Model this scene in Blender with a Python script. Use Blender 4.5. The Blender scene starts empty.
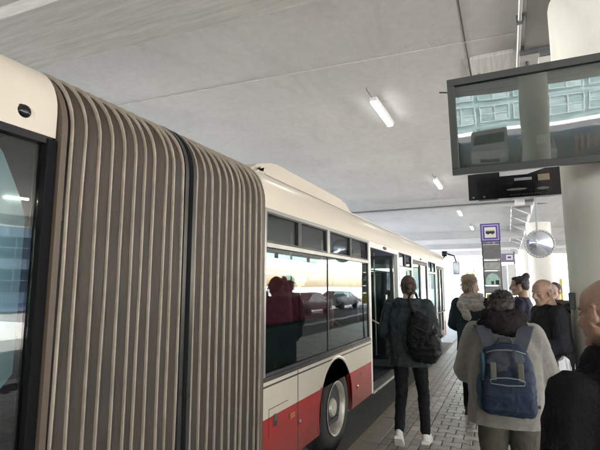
import bpy, bmesh, math, random
from mathutils import Vector, Matrix, noise, Euler
random.seed(7)
S = bpy.context.scene
COL = S.collection
R = math.radians
H = 1.86          # eye height above the road; platform is 0.18 above the road
PZ = 0.18

# ------------------------------------------------------------------ materials
MATS = {}
def mat(name, col, rough=.6, metal=0., spec=.5, noise_amt=0., nscale=6., bump=0., bscale=60., coat=0., stretch=None,
        dirt=None, dirt_amt=0., dscale=1.5, emit=None, estr=0., sheen=0., grime=None, gz=(.35, 1.1), gamt=.7):
    if name in MATS: return MATS[name]
    m = bpy.data.materials.new(name); m.use_nodes = True
    nt = m.node_tree; N = nt.nodes; L = nt.links
    b = N['Principled BSDF']
    b.inputs['Base Color'].default_value = (*col, 1)
    b.inputs['Roughness'].default_value = rough
    b.inputs['Metallic'].default_value = metal
    b.inputs['Specular IOR Level'].default_value = spec
    b.inputs['Coat Weight'].default_value = coat
    b.inputs['Coat Roughness'].default_value = .08
    if sheen:
        b.inputs['Sheen Weight'].default_value = sheen
    if emit:
        b.inputs['Emission Color'].default_value = (*emit, 1)
        b.inputs['Emission Strength'].default_value = estr
    tc = N.new('ShaderNodeTexCoord'); mp = N.new('ShaderNodeMapping')
    L.new(tc.outputs['Object'], mp.inputs['Vector'])
    if stretch: mp.inputs['Scale'].default_value = stretch
    last = None
    if noise_amt:
        n = N.new('ShaderNodeTexNoise'); n.inputs['Scale'].default_value = nscale; n.inputs['Detail'].default_value = 8
        n.inputs['Roughness'].default_value = .65
        L.new(mp.outputs[0], n.inputs['Vector'])
        r = N.new('ShaderNodeMapRange'); r.inputs[1].default_value = .25; r.inputs[2].default_value = .75
        r.inputs[3].default_value = 1 - noise_amt; r.inputs[4].default_value = 1 + noise_amt
        L.new(n.outputs['Fac'], r.inputs[0])
        mx = N.new('ShaderNodeMix'); mx.data_type = 'RGBA'; mx.blend_type = 'MULTIPLY'; mx.inputs[0].default_value = 1
        mx.inputs[6].default_value = (*col, 1)
        L.new(r.outputs[0], mx.inputs[7]); last = mx.outputs[2]
        rr = N.new('ShaderNodeMapRange'); rr.inputs[1].default_value = .3; rr.inputs[2].default_value = .7
        rr.inputs[3].default_value = max(.02, rough - .12); rr.inputs[4].default_value = min(1, rough + .12)
        L.new(n.outputs['Fac'], rr.inputs[0]); L.new(rr.outputs[0], b.inputs['Roughness'])
    if dirt:
        n = N.new('ShaderNodeTexNoise'); n.inputs['Scale'].default_value = dscale; n.inputs['Detail'].default_value = 10
        n.inputs['Roughness'].default_value = .7; n.inputs['Distortion'].default_value = .6
        L.new(mp.outputs[0], n.inputs['Vector'])
        r = N.new('ShaderNodeMapRange'); r.inputs[1].default_value = .48; r.inputs[2].default_value = .72
        r.inputs[4].default_value = dirt_amt
        L.new(n.outputs['Fac'], r.inputs[0])
        mx = N.new('ShaderNodeMix'); mx.data_type = 'RGBA'
        L.new(r.outputs[0], mx.inputs[0])
        if last: L.new(last, mx.inputs[6])
        else: mx.inputs[6].default_value = (*col, 1)
        mx.inputs[7].default_value = (*dirt, 1); last = mx.outputs[2]
    if grime:
        sp = N.new('ShaderNodeSeparateXYZ'); L.new(tc.outputs['Object'], sp.inputs[0])
        zr = N.new('ShaderNodeMapRange'); zr.inputs[1].default_value = gz[0]; zr.inputs[2].default_value = gz[1]
        zr.inputs[3].default_value = 1; zr.inputs[4].default_value = 0; L.new(sp.outputs[2], zr.inputs[0])
        m3 = N.new('ShaderNodeMapping'); m3.inputs['Scale'].default_value = (2, 2, 1.2); L.new(tc.outputs['Object'], m3.inputs[0])
        n = N.new('ShaderNodeTexNoise'); n.inputs['Scale'].default_value = 3; n.inputs['Detail'].default_value = 12; n.inputs['Roughness'].default_value = .75
        L.new(m3.outputs[0], n.inputs[0])
        ml = N.new('ShaderNodeMath'); ml.operation = 'MULTIPLY_ADD'; L.new(zr.outputs[0], ml.inputs[0]); ml.inputs[1].default_value = 1.1
        m4 = N.new('ShaderNodeMath'); m4.operation = 'SUBTRACT'; L.new(n.outputs['Fac'], m4.inputs[0]); m4.inputs[1].default_value = .72
        L.new(m4.outputs[0], ml.inputs[2])
        cl = N.new('ShaderNodeMath'); cl.operation = 'MULTIPLY'; cl.use_clamp = True; L.new(ml.outputs[0], cl.inputs[0]); cl.inputs[1].default_value = gamt
        mx = N.new('ShaderNodeMix'); mx.data_type = 'RGBA'; mx.clamp_factor = True; L.new(cl.outputs[0], mx.inputs[0])
        if last: L.new(last, mx.inputs[6])
        else: mx.inputs[6].default_value = (*col, 1)
        mx.inputs[7].default_value = (*grime, 1); last = mx.outputs[2]
    if last: L.new(last, b.inputs['Base Color'])
    if bump:
        n = N.new('ShaderNodeTexNoise'); n.inputs['Scale'].default_value = bscale; n.inputs['Detail'].default_value = 6
        L.new(mp.outputs[0], n.inputs['Vector'])
        bp = N.new('ShaderNodeBump'); bp.inputs['Strength'].default_value = bump; bp.inputs['Distance'].default_value = .02
        L.new(n.outputs['Fac'], bp.inputs['Height']); L.new(bp.outputs[0], b.inputs['Normal'])
    MATS[name] = m
    return m

def glass(name, tint, refl=1.0, rough=0.0, ior=1.5, base=None, basemix=0.):
    """sheet glass: tinted see-through plus a Fresnel reflection"""
    if name in MATS: return MATS[name]
    m = bpy.data.materials.new(name); m.use_nodes = True
    nt = m.node_tree; N = nt.nodes; L = nt.links
    for n in list(N): N.remove(n)
    o = N.new('ShaderNodeOutputMaterial'); t = N.new('ShaderNodeBsdfTransparent'); t.inputs[0].default_value = (*tint, 1)
    g = N.new('ShaderNodeBsdfGlossy'); g.inputs['Roughness'].default_value = rough
    g.inputs['Color'].default_value = (refl, refl, refl, 1)
    f = N.new('ShaderNodeFresnel')
    ge = N.new('ShaderNodeNewGeometry'); mr = N.new('ShaderNodeMapRange')
    mr.inputs[3].default_value = ior; mr.inputs[4].default_value = 1/ior
    L.new(ge.outputs['Backfacing'], mr.inputs[0]); L.new(mr.outputs[0], f.inputs[0])
    mx = N.new('ShaderNodeMixShader'); L.new(f.outputs[0], mx.inputs[0])
    src = t.outputs[0]
    if base:
        d = N.new('ShaderNodeBsdfDiffuse'); d.inputs[0].default_value = (*base, 1)
        m2 = N.new('ShaderNodeMixShader'); m2.inputs[0].default_value = basemix
        L.new(t.outputs[0], m2.inputs[1]); L.new(d.outputs[0], m2.inputs[2]); src = m2.outputs[0]
    L.new(src, mx.inputs[1]); L.new(g.outputs[0], mx.inputs[2])
    # gentle waviness so reflections are not ruler-straight
    tc = N.new('ShaderNodeTexCoord'); n = N.new('ShaderNodeTexNoise'); n.inputs['Scale'].default_value = 1.3
    n.inputs['Detail'].default_value = 1
    L.new(tc.outputs['Object'], n.inputs['Vector'])
    bp = N.new('ShaderNodeBump'); bp.inputs['Strength'].default_value = .12; bp.inputs['Distance'].default_value = .02
    L.new(n.outputs['Fac'], bp.inputs['Height']); L.new(bp.outputs[0], g.inputs['Normal'])
    L.new(mx.outputs[0], o.inputs[0])
    MATS[name] = m
    return m

# ------------------------------------------------------------------ objects
def tag(o, label=None, cat=None, group=None, kind=None):
    if label: o['label'] = label
    if cat: o['category'] = cat
    if group: o['group'] = group
    if kind: o['kind'] = kind
    return o
def empty(name, loc=(0, 0, 0), rz=0, label=None, cat=None, group=None):
    o = bpy.data.objects.new(name, None); COL.objects.link(o)
    o.empty_display_size = .1
    o.location = loc; o.rotation_euler = (0, 0, rz)
    return tag(o, label, cat, group)
def copy_tree(o, parent=None):
    c = o.copy(); COL.objects.link(c); c.parent = parent
    for ch in o.children: copy_tree(ch, c)
    return c

def pieces(bm):
    """far-apart pieces of a mesh, each a list of verts"""
    bm.verts.ensure_lookup_table(); seen = set(); isl = []
    for v in bm.verts:
        if v in seen: continue
        st = [v]; seen.add(v); cur = []
        while st:
            a = st.pop(); cur.append(a)
            for e in a.link_edges:
                b = e.other_vert(a)
                if b not in seen: seen.add(b); st.append(b)
        isl.append(cur)
    if len(isl) < 2 or len(isl) > 250: return [list(bm.verts)]
    bx = []
    for c in isl:
        lo = [min(v.co[i] for v in c) for i in range(3)]; hi = [max(v.co[i] for v in c) for i in range(3)]
        bx.append((lo, hi, max(h-l for l, h in zip(lo, hi))))
    par = list(range(len(isl)))
    def f(i):
        while par[i] != i: i = par[i]
        return i
    for i in range(len(isl)):
        for j in range(i):
            g = math.sqrt(sum(max(0, bx[i][0][k]-bx[j][1][k], bx[j][0][k]-bx[i][1][k])**2 for k in range(3)))
            if g <= max(.02, .5*max(bx[i][2], bx[j][2]))*.98: par[f(i)] = f(j)
    out = {}
    for i, c in enumerate(isl): out.setdefault(f(i), []).extend(c)
    return list(out.values())

class MB:
    def __init__(s): s.bm = bmesh.new()
    def box(s, x0, x1, y0, y1, z0, z1, bev=0, M=None):
        r = bmesh.ops.create_cube(s.bm, size=1)
        vs = r['verts']
        for v in vs:
            v.co = Vector(((x0+x1)/2 + v.co.x*(x1-x0), (y0+y1)/2 + v.co.y*(y1-y0), (z0+z1)/2 + v.co.z*(z1-z0)))
        if bev:
            es = list({e for v in vs for e in v.link_edges})
            rr = bmesh.ops.bevel(s.bm, geom=es, offset=bev, segments=2, affect='EDGES', profile=.5)
            vs = list({v for f in rr['faces'] for v in f.verts} | {v for v in vs if v.is_valid})
        if M is not None:
            for v in vs: v.co = M @ v.co
        return s
    def prism(s, pts, axis, a, b):
        """closed polygon pts in the plane across axis, extruded from a to b"""
        def P(p, t):
            return {'x': (t, p[0], p[1]), 'y': (p[0], t, p[1]), 'z': (p[0], p[1], t)}[axis]
        n = len(pts)
        A = [s.bm.verts.new(P(p, a)) for p in pts]; B = [s.bm.verts.new(P(p, b)) for p in pts]
        fs = [s.bm.faces.new(A), s.bm.faces.new(list(reversed(B)))]
        for i in range(n):
            fs.append(s.bm.faces.new((A[i], B[i], B[(i+1) % n], A[(i+1) % n])))
        bmesh.ops.triangulate(s.bm, faces=fs[:2])
        return s
    def tube(s, pts, r, n=10, closed=False, cap=True):
        pts = [Vector(p) for p in pts]; m = len(pts)
        rr = r if isinstance(r, (list, tuple)) else [r]*m
        rings = []; up = None
        for i, p in enumerate(pts):
            if closed: t = pts[(i+1) % m] - pts[i-1]
            else: t = pts[min(i+1, m-1)] - pts[max(i-1, 0)]
            t.normalize()
            if up is None:
                up = t.orthogonal().normalized()
            up = (up - t*up.dot(t)).normalized()
            w = t.cross(up)
            rings.append([s.bm.verts.new(p + (up*math.cos(a) + w*math.sin(a))*rr[i]) for a in [2*math.pi*k/n for k in range(n)]])
        for i in range(m if closed else m-1):
            A = rings[i]; B = rings[(i+1) % m]
            for k in range(n): s.bm.faces.new((A[k], A[(k+1) % n], B[(k+1) % n], B[k]))
        if cap and not closed:
            s.bm.faces.new(list(reversed(rings[0]))); s.bm.faces.new(rings[-1])
        return s
    def lathe(s, prof, c=(0, 0, 0), axis='z', n=48):
        """profile of (radius, height) turned about axis"""
        c = Vector(c); rings = []
        for r, h in prof:
            ring = []
            for k in range(n):
                a = 2*math.pi*k/n; u, v = r*math.cos(a), r*math.sin(a)
                d = {'z': (u, v, h), 'x': (h, u, v), 'y': (u, h, v)}[axis]
                ring.append(s.bm.verts.new(c + Vector(d)))
            rings.append(ring)
        for A, B in zip(rings, rings[1:]):
            for k in range(n): s.bm.faces.new((A[k], A[(k+1) % n], B[(k+1) % n], B[k]))
        return s
    def ell(s, c, r, rot=None, seg=16):
        q = bmesh.ops.create_uvsphere(s.bm, u_segments=seg, v_segments=max(8, seg*2//3), radius=1)
        M = Matrix.Translation(Vector(c)) @ (rot.to_matrix().to_4x4() if rot else Matrix()) @ Matrix.Diagonal((*r, 1) if not isinstance(r, (int, float)) else (r, r, r, 1))
        for v in q['verts']: v.co = M @ v.co
        return s
    def cap(s, a, b, r0, r1, seg=12):
        """tapered capsule"""
        a, b = Vector(a), Vector(b); d = b-a; L = max(d.length, 1e-4)
        k = 4
        pts, rr = [], []
        t = d/L
        for i in range(k+1):
            an = math.pi/2*(1-i/k); pts.append(a - t*r0*math.sin(an)); rr.append(max(1e-4, r0*math.cos(an)))
        for i in range(k+1):
            an = math.pi/2*(i/k); pts.append(b + t*r1*math.sin(an)); rr.append(max(1e-4, r1*math.cos(an)))
        return s.tube(pts, rr, seg)
    def loft(s, rings, n=28, p=2.3):
        """rings of (cx, cy, z, rx, ry) superellipses, capped"""
        out = []
        for cx, cy, z, rx, ry in rings:
            ring = []
            for k in range(n):
                a = 2*math.pi*k/n; c, q = math.cos(a), math.sin(a)
                ring.append(s.bm.verts.new((cx + rx*math.copysign(abs(c)**(2/p), c), cy + ry*math.copysign(abs(q)**(2/p), q), z)))
            out.append(ring)
        for A, B in zip(out, out[1:]):
            for k in range(n): s.bm.faces.new((A[k], A[(k+1) % n], B[(k+1) % n], B[k]))
        s.bm.faces.new(list(reversed(out[0]))); s.bm.faces.new(out[-1])
        return s
    def build(s, name, m, parent=None, smooth=False, **kw):
        bmesh.ops.recalc_face_normals(s.bm, faces=s.bm.faces)
        groups = pieces(s.bm)
        if len(groups) > 1:
            first = None
            for gr in groups:
                q = MB(); mp = {v: q.bm.verts.new(v.co) for v in gr}
                done = set()
                for v in gr:
                    for f in v.link_faces:
                        if f not in done:
                            done.add(f); nf = q.bm.faces.new([mp[w] for w in f.verts]); nf.material_index = f.material_index
                o = q.build(name, m, parent, smooth, **kw); first = first or o
            s.bm.free(); return first
        me = bpy.data.meshes.new(name); s.bm.to_mesh(me); s.bm.free()
        o = bpy.data.objects.new(name, me); COL.objects.link(o)
        for q in (m if isinstance(m, (list, tuple)) else [m]): me.materials.append(q)
        if smooth:
            for p in me.polygons: p.use_smooth = True
            if smooth != 'all': 
                try: me.set_sharp_from_angle(angle=R(40))
                except Exception: pass
        o.parent = parent
        tag(o, **kw)
        return o
def text(body, size, m, parent, M, name='lettering', thick=.002):
    c = bpy.data.curves.new(name, 'FONT'); c.body = body; c.size = size; c.extrude = thick
    c.align_x = 'CENTER'; c.align_y = 'CENTER'
    t = bpy.data.objects.new(name, c); COL.objects.link(t)
    dg = bpy.context.evaluated_depsgraph_get()
    me = bpy.data.meshes.new_from_object(t.evaluated_get(dg)); bpy.data.objects.remove(t)
    o = bpy.data.objects.new(name, me); COL.objects.link(o); me.materials.clear(); me.materials.append(m)
    me.transform(M); o.parent = parent
    return o

# palette
cream = mat('cream_paint', (.57, .52, .435), .40, coat=.22, grime=(.30, .25, .18), gz=(.4, 1.3), gamt=.6, bump=.03, bscale=3, noise_amt=.04, nscale=2, dirt=(.55, .47, .35), dirt_amt=.12, dscale=5)
red = mat('red_paint', (.36, .007, .013), .45, spec=.3, coat=.04, grime=(.12, .06, .045), gz=(.32, .95), gamt=.8, bump=.03, bscale=3, noise_amt=.1, nscale=3, dirt=(.12, .05, .045), dirt_amt=.35, dscale=3)
whitep = mat('white_paint', (.66, .66, .64), .35, noise_amt=.06, nscale=4, dirt=(.4, .4, .38), dirt_amt=.25, dscale=5)
alu = mat('window_frame_metal', (.22, .23, .235), .38, metal=.6, noise_amt=.12, nscale=10)
black = mat('black_rubber', (.018, .018, .02), .55, noise_amt=.3, nscale=9, bump=.1)
gloss_black = mat('gloss_black', (.01, .01, .012), .12, noise_amt=.2)
dark = mat('dark_interior', (.03, .032, .036), .7)
grey = mat('grey_metal', (.19, .20, .20), .5, metal=.4, noise_amt=.15, nscale=8)
greyd = mat('dark_grey_metal', (.040, .042, .038), .45, metal=.2, noise_amt=.15, nscale=8)
busglass = glass('bus_window_glass', (.66, .73, .72), .6, 0, 1.55)
clearglass = glass('clear_glass', (.78, .84, .83), 1.0, 0, 1.5)
screenglass = glass('screen_glass', (.75, .78, .76), .5, .012, 2.1)
concrete = mat('ceiling_concrete', (.50, .49, .47), .85, noise_amt=.12, nscale=1.2, bump=.12, bscale=9, dirt=(.33, .32, .30), dirt_amt=.55, dscale=.7)

def ceiling_mat():
    m = bpy.data.materials.new('soffit_concrete'); m.use_nodes = True
    nt = m.node_tree; N = nt.nodes; L = nt.links; b = N['Principled BSDF']; b.inputs['Roughness'].default_value = .8
    tc = N.new('ShaderNodeTexCoord')
    def nz(sc, scale=(1, 1, 1), det=8, dist=0., rough=.6):
        mp = N.new('ShaderNodeMapping'); mp.inputs['Scale'].default_value = scale; L.new(tc.outputs['Object'], mp.inputs[0])
        n = N.new('ShaderNodeTexNoise'); n.inputs['Scale'].default_value = sc; n.inputs['Detail'].default_value = det
        n.inputs['Distortion'].default_value = dist; n.inputs['Roughness'].default_value = rough
        L.new(mp.outputs[0], n.inputs[0]); return n.outputs['Fac']
    def ramp(src, a, b_, c0, c1):
        r = N.new('ShaderNodeMapRange'); r.inputs[1].default_value = a; r.inputs[2].default_value = b_
        r.inputs[3].default_value = c0; r.inputs[4].default_value = c1; L.new(src, r.inputs[0]); return r.outputs[0]
    def mix(f, a, c, mode='MIX'):
        x = N.new('ShaderNodeMix'); x.data_type = 'RGBA'; x.blend_type = mode
        if isinstance(f, float): x.inputs[0].default_value = f
        else: L.new(f, x.inputs[0])
        for i, v in ((6, a), (7, c)):
            if isinstance(v, tuple): x.inputs[i].default_value = (*v, 1)
            else: L.new(v, x.inputs[i])
        return x.outputs[2]
    c = mix(ramp(nz(.35, det=6), .35, .65, 0, 1), (.56, .555, .54), (.65, .64, .62))
    c = mix(ramp(nz(1.6, (1, .35, 1), dist=1.2), .52, .72, 0, .40), c, (.44, .43, .41))       # damp blotches
    c = mix(ramp(nz(3.2, (.25, 2.2, 1), det=10), .60, .72, 0, .35), c, (.66, .65, .62))       # lime streaks across
    c = mix(ramp(nz(38, det=3), .70, .76, 0, .6), c, (.2, .19, .18))                          # bug holes
    c = mix(ramp(nz(9, det=8), .35, .7, 0, .22), c, (.36, .35, .33))
    vo = N.new('ShaderNodeTexVoronoi'); vo.feature = 'DISTANCE_TO_EDGE'; vo.inputs['Scale'].default_value = .55
    ad = N.new('ShaderNodeVectorMath'); ad.operation = 'MULTIPLY_ADD'
    nn = N.new('ShaderNodeTexNoise'); nn.inputs['Scale'].default_value = 1.7; nn.inputs['Detail'].default_value = 8; L.new(tc.outputs['Object'], nn.inputs[0])
    L.new(nn.outputs['Color'], ad.inputs[0]); ad.inputs[1].default_value = (.9, .9, .9); L.new(tc.outputs['Object'], ad.inputs[2]); L.new(ad.outputs[0], vo.inputs['Vector'])
    mm = N.new('ShaderNodeMath'); mm.operation = 'MULTIPLY'
    L.new(ramp(vo.outputs['Distance'], .0, .006, .28, 0), mm.inputs[0]); L.new(ramp(nz(.8, det=4), .5, .6, 0, 1), mm.inputs[1])
    c = mix(mm.outputs[0], c, (.30, .29, .27))
    L.new(c, b.inputs['Base Color'])
    bp = N.new('ShaderNodeBump'); bp.inputs['Strength'].default_value = .25; bp.inputs['Distance'].default_value = .01
    L.new(nz(14, det=8), bp.inputs['Height']); L.new(bp.outputs[0], b.inputs['Normal'])
    return m
soffit = ceiling_mat()
def beam_mat():
    m = bpy.data.materials.new('board_marked_concrete'); m.use_nodes = True
    nt = m.node_tree; N = nt.nodes; L = nt.links; b = N['Principled BSDF']; b.inputs['Roughness'].default_value = .95; b.inputs['Specular IOR Level'].default_value = .2
    tc = N.new('ShaderNodeTexCoord'); mp = N.new('ShaderNodeMapping'); mp.inputs['Scale'].default_value = (.8, 11, 11)
    mp.inputs['Rotation'].default_value = (0, 0, R(-3))
    L.new(tc.outputs['Object'], mp.inputs[0])
    n = N.new('ShaderNodeTexNoise'); n.inputs['Scale'].default_value = 1.6; n.inputs['Detail'].default_value = 9; n.inputs['Roughness'].default_value = .7
    L.new(mp.outputs[0], n.inputs[0])
    cr = N.new('ShaderNodeValToRGB'); cr.color_ramp.elements[0].position = .3; cr.color_ramp.elements[0].color = (.43, .425, .375, 1)
    cr.color_ramp.elements[1].position = .62; cr.color_ramp.elements[1].color = (.60, .59, .545, 1)
    L.new(n.outputs['Fac'], cr.inputs[0]); L.new(cr.outputs[0], b.inputs['Base Color'])
    bp = N.new('ShaderNodeBump'); bp.inputs['Strength'].default_value = .5; bp.inputs['Distance'].default_value = .01
    L.new(n.outputs['Fac'], bp.inputs['Height']); L.new(bp.outputs[0], b.inputs['Normal'])
    return m
boardc = beam_mat()
columnm = mat('column_paint', (.70, .68, .62), .55, noise_amt=.06, nscale=1.5, stretch=(1, 1, .35), bump=.05, bscale=20, dirt=(.42, .40, .34), dirt_amt=.5, dscale=1.8, grime=(.16, .14, .11), gz=(.0, .9), gamt=.8)
asphalt = mat('road_asphalt', (.050, .047, .044), .72, noise_amt=.35, nscale=30, bump=.5, bscale=220, dirt=(.10, .09, .08), dirt_amt=.6, dscale=1.1)
groundm = mat('ground_surface', (.42, .41, .39), .85, noise_amt=.2, nscale=.4, bump=.2, bscale=30)
kerbm = mat('kerb_granite', (.20, .185, .16), .42, noise_amt=.3, nscale=25, bump=.25, bscale=90, dirt=(.09, .08, .07), dirt_amt=.55, dscale=3)
def paver_mat():
    m = bpy.data.materials.new('paving_blocks'); m.use_nodes = True
    nt = m.node_tree; N = nt.nodes; L = nt.links; b = N['Principled BSDF']
    g = N.new('ShaderNodeNewGeometry'); tc = N.new('ShaderNodeTexCoord')
    cr = N.new('ShaderNodeValToRGB'); e = cr.color_ramp.elements
    e[0].position = 0; e[0].color = (.25, .232, .205, 1); e[1].position = 1; e[1].color = (.43, .405, .365, 1)
    L.new(g.outputs['Random Per Island'], cr.inputs[0])
    n = N.new('ShaderNodeTexNoise'); n.inputs['Scale'].default_value = 1.6; n.inputs['Detail'].default_value = 10; n.inputs['Roughness'].default_value = .7
    L.new(tc.outputs['Object'], n.inputs[0])
    r = N.new('ShaderNodeMapRange'); r.inputs[1].default_value = .35; r.inputs[2].default_value = .7; r.inputs[3].default_value = 1.15; r.inputs[4].default_value = .62
    L.new(n.outputs['Fac'], r.inputs[0])
    x = N.new('ShaderNodeMix'); x.data_type = 'RGBA'; x.blend_type = 'MULTIPLY'; x.inputs[0].default_value = 1
    L.new(cr.outputs[0], x.inputs[6]); L.new(r.outputs[0], x.inputs[7])
    n2 = N.new('ShaderNodeTexNoise'); n2.inputs['Scale'].default_value = 160; n2.inputs['Detail'].default_value = 4
    L.new(tc.outputs['Object'], n2.inputs[0])
    r2 = N.new('ShaderNodeMapRange'); r2.inputs[1].default_value = .3; r2.inputs[2].default_value = .7; r2.inputs[3].default_value = .75; r2.inputs[4].default_value = 1.2
    L.new(n2.outputs['Fac'], r2.inputs[0])
    gm = N.new('ShaderNodeTexVoronoi'); gm.inputs['Scale'].default_value = 3.3; L.new(tc.outputs['Object'], gm.inputs['Vector'])
    gr = N.new('ShaderNodeMapRange'); gr.inputs[1].default_value = .055; gr.inputs[2].default_value = .075; gr.inputs[3].default_value = .45; gr.inputs[4].default_value = 1
    L.new(gm.outputs['Distance'], gr.inputs[0])
    x2 = N.new('ShaderNodeMix'); x2.data_type = 'RGBA'; x2.blend_type = 'MULTIPLY'; x2.inputs[0].default_value = 1
    L.new(x.outputs[2], x2.inputs[6]); L.new(gr.outputs[0], x2.inputs[7]); x = x2
    y = N.new('ShaderNodeMix'); y.data_type = 'RGBA'; y.blend_type = 'MULTIPLY'; y.inputs[0].default_value = 1
    L.new(x.outputs[2], y.inputs[6]); L.new(r2.outputs[0], y.inputs[7]); L.new(y.outputs[2], b.inputs['Base Color'])
    b.inputs['Roughness'].default_value = .42
    bp = N.new('ShaderNodeBump'); bp.inputs['Strength'].default_value = .4; bp.inputs['Distance'].default_value = .004
    L.new(n2.outputs['Fac'], bp.inputs['Height']); L.new(bp.outputs[0], b.inputs['Normal'])
    return m
pavers_m = paver_mat()

# ------------------------------------------------------------------ ground, platform
def ground():
    g = MB(); g.box(-700, 700, -700, 900, -.3, -.012); g.build('ground', groundm, kind='structure')
    g = MB(); g.box(-34, -1.55, -60, 16, -.2, 0); g.box(-1.55, 4.6, -60, -12, -.2, -.001); g.build('road', asphalt, kind='structure')
    paleroad = mat('glare_pale_road', (.33, .33, .33), .5, noise_amt=.2, nscale=3, bump=.2, bscale=40, dirt=(.2, .19, .18), dirt_amt=.5, dscale=.6)  # far lane kept pale: reflected light put into its colour, also brightens the ceiling
    g = MB(); g.box(4.6, 12.5, -60, 16, -.2, 0); g.build('road', asphalt, kind='structure')
    g = MB(); g.box(4.6, 30, 16, 70, -.2, -.001); g.build('road', asphalt, kind='structure')
    g = MB(); g.box(-9.5, -1.55, 16, 70, -.2, -.001); g.build('road', paleroad, kind='structure')
    # platform core
    g = MB(); g.box(-1.15, 4.2, -7, 60, -.1, PZ-.012); g.box(.3, 2.2, -12, -7.01, -.1, PZ-.012); g.build('pavement_bed', mat('joint_sand', (.035, .03, .026), .9, bump=.3), kind='structure')
    # kerb stones
    g = MB(); y = -7
    while y < 60:
        g.box(-1.55, -1.352, y+.004, y+.996, -.1, PZ, .012)
        for q in range(5): g.box(-1.348, -1.252, y+.2*q+.003, y+.2*q+.197, -.1, PZ, .008); g.box(-1.248, -1.155, y+.2*q+.103, y+.2*q+.297, -.1, PZ, .008)
        y += 1.0
    for x0, x1 in ((4.2, 4.6),):
        y = -7
        while y < 60:
            g.box(x0+.003, x1, y+.004, y+.996, -.1, PZ, .012); y += 1.0
    g.build('kerb', kerbm, kind='structure')
    # border course of straight blocks
    g = MB(); y = -4
    while y < 40:
        g.box(-1.148, -1.052, y+.003, y+.197, PZ-.06, PZ+random.uniform(-.0015, .0015), .006); g.box(-1.048, -.952, y-.097, y+.097, PZ-.06, PZ+random.uniform(-.0015, .0015), .006); y += .2
    # interlocking dumb-bell blocks
    Lx, W, Nn = .2, .178, .122
    py = (W+Nn)/2
    bm = g.bm
    shape = [(-.1, -W/2), (-.065, -W/2), (-.035, -Nn/2), (.035, -Nn/2), (.065, -W/2), (.1, -W/2), (.1, W/2), (.065, W/2), (.035, Nn/2), (-.035, Nn/2), (-.065, W/2), (-.1, W/2)]
    j = 0; y = -1.0
    while y < 34:
        off = .1 if j % 2 else 0
        x = -.845 + off
        if j % 2: g.box(-.945, -.85, y-W/2+.004, y+W/2-.004, PZ-.03, PZ, .005)
        xmax = 3.6 if y < 14 else 2.6
        while x < xmax:
            z = PZ + random.uniform(-.0018, .0018); tx = random.uniform(-.006, .006); ty = random.uniform(-.006, .006)
            def ring(sc, dz):
                return [bm.verts.new((x + px*sc, y + q*sc, z + dz + px*tx + q*ty)) for px, q in shape]
            A = ring(.975, -.010); B = ring(.90, 0)
            n = len(shape)
            bm.faces.new(B)
            for k in range(n): bm.faces.new((A[k], A[(k+1) % n], B[(k+1) % n], B[k]))
            x += Lx
        y += py; j += 1
    g.build('pavement', pavers_m, kind='structure')
    # road wear: patched asphalt strip and painted bay line
    g = MB(); g.box(-1.78, -1.66, -30, 60, .003, .0045); g.build('road_marking', mat('worn_yellow_line', (.30, .27, .20), .8, noise_amt=.4, nscale=20), kind='structure')
    g = MB(); g.box(9.4, 9.52, -50, 60, .003, .0045); g.build('road_marking', MATS['worn_yellow_line'], kind='structure')
ground()

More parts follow.
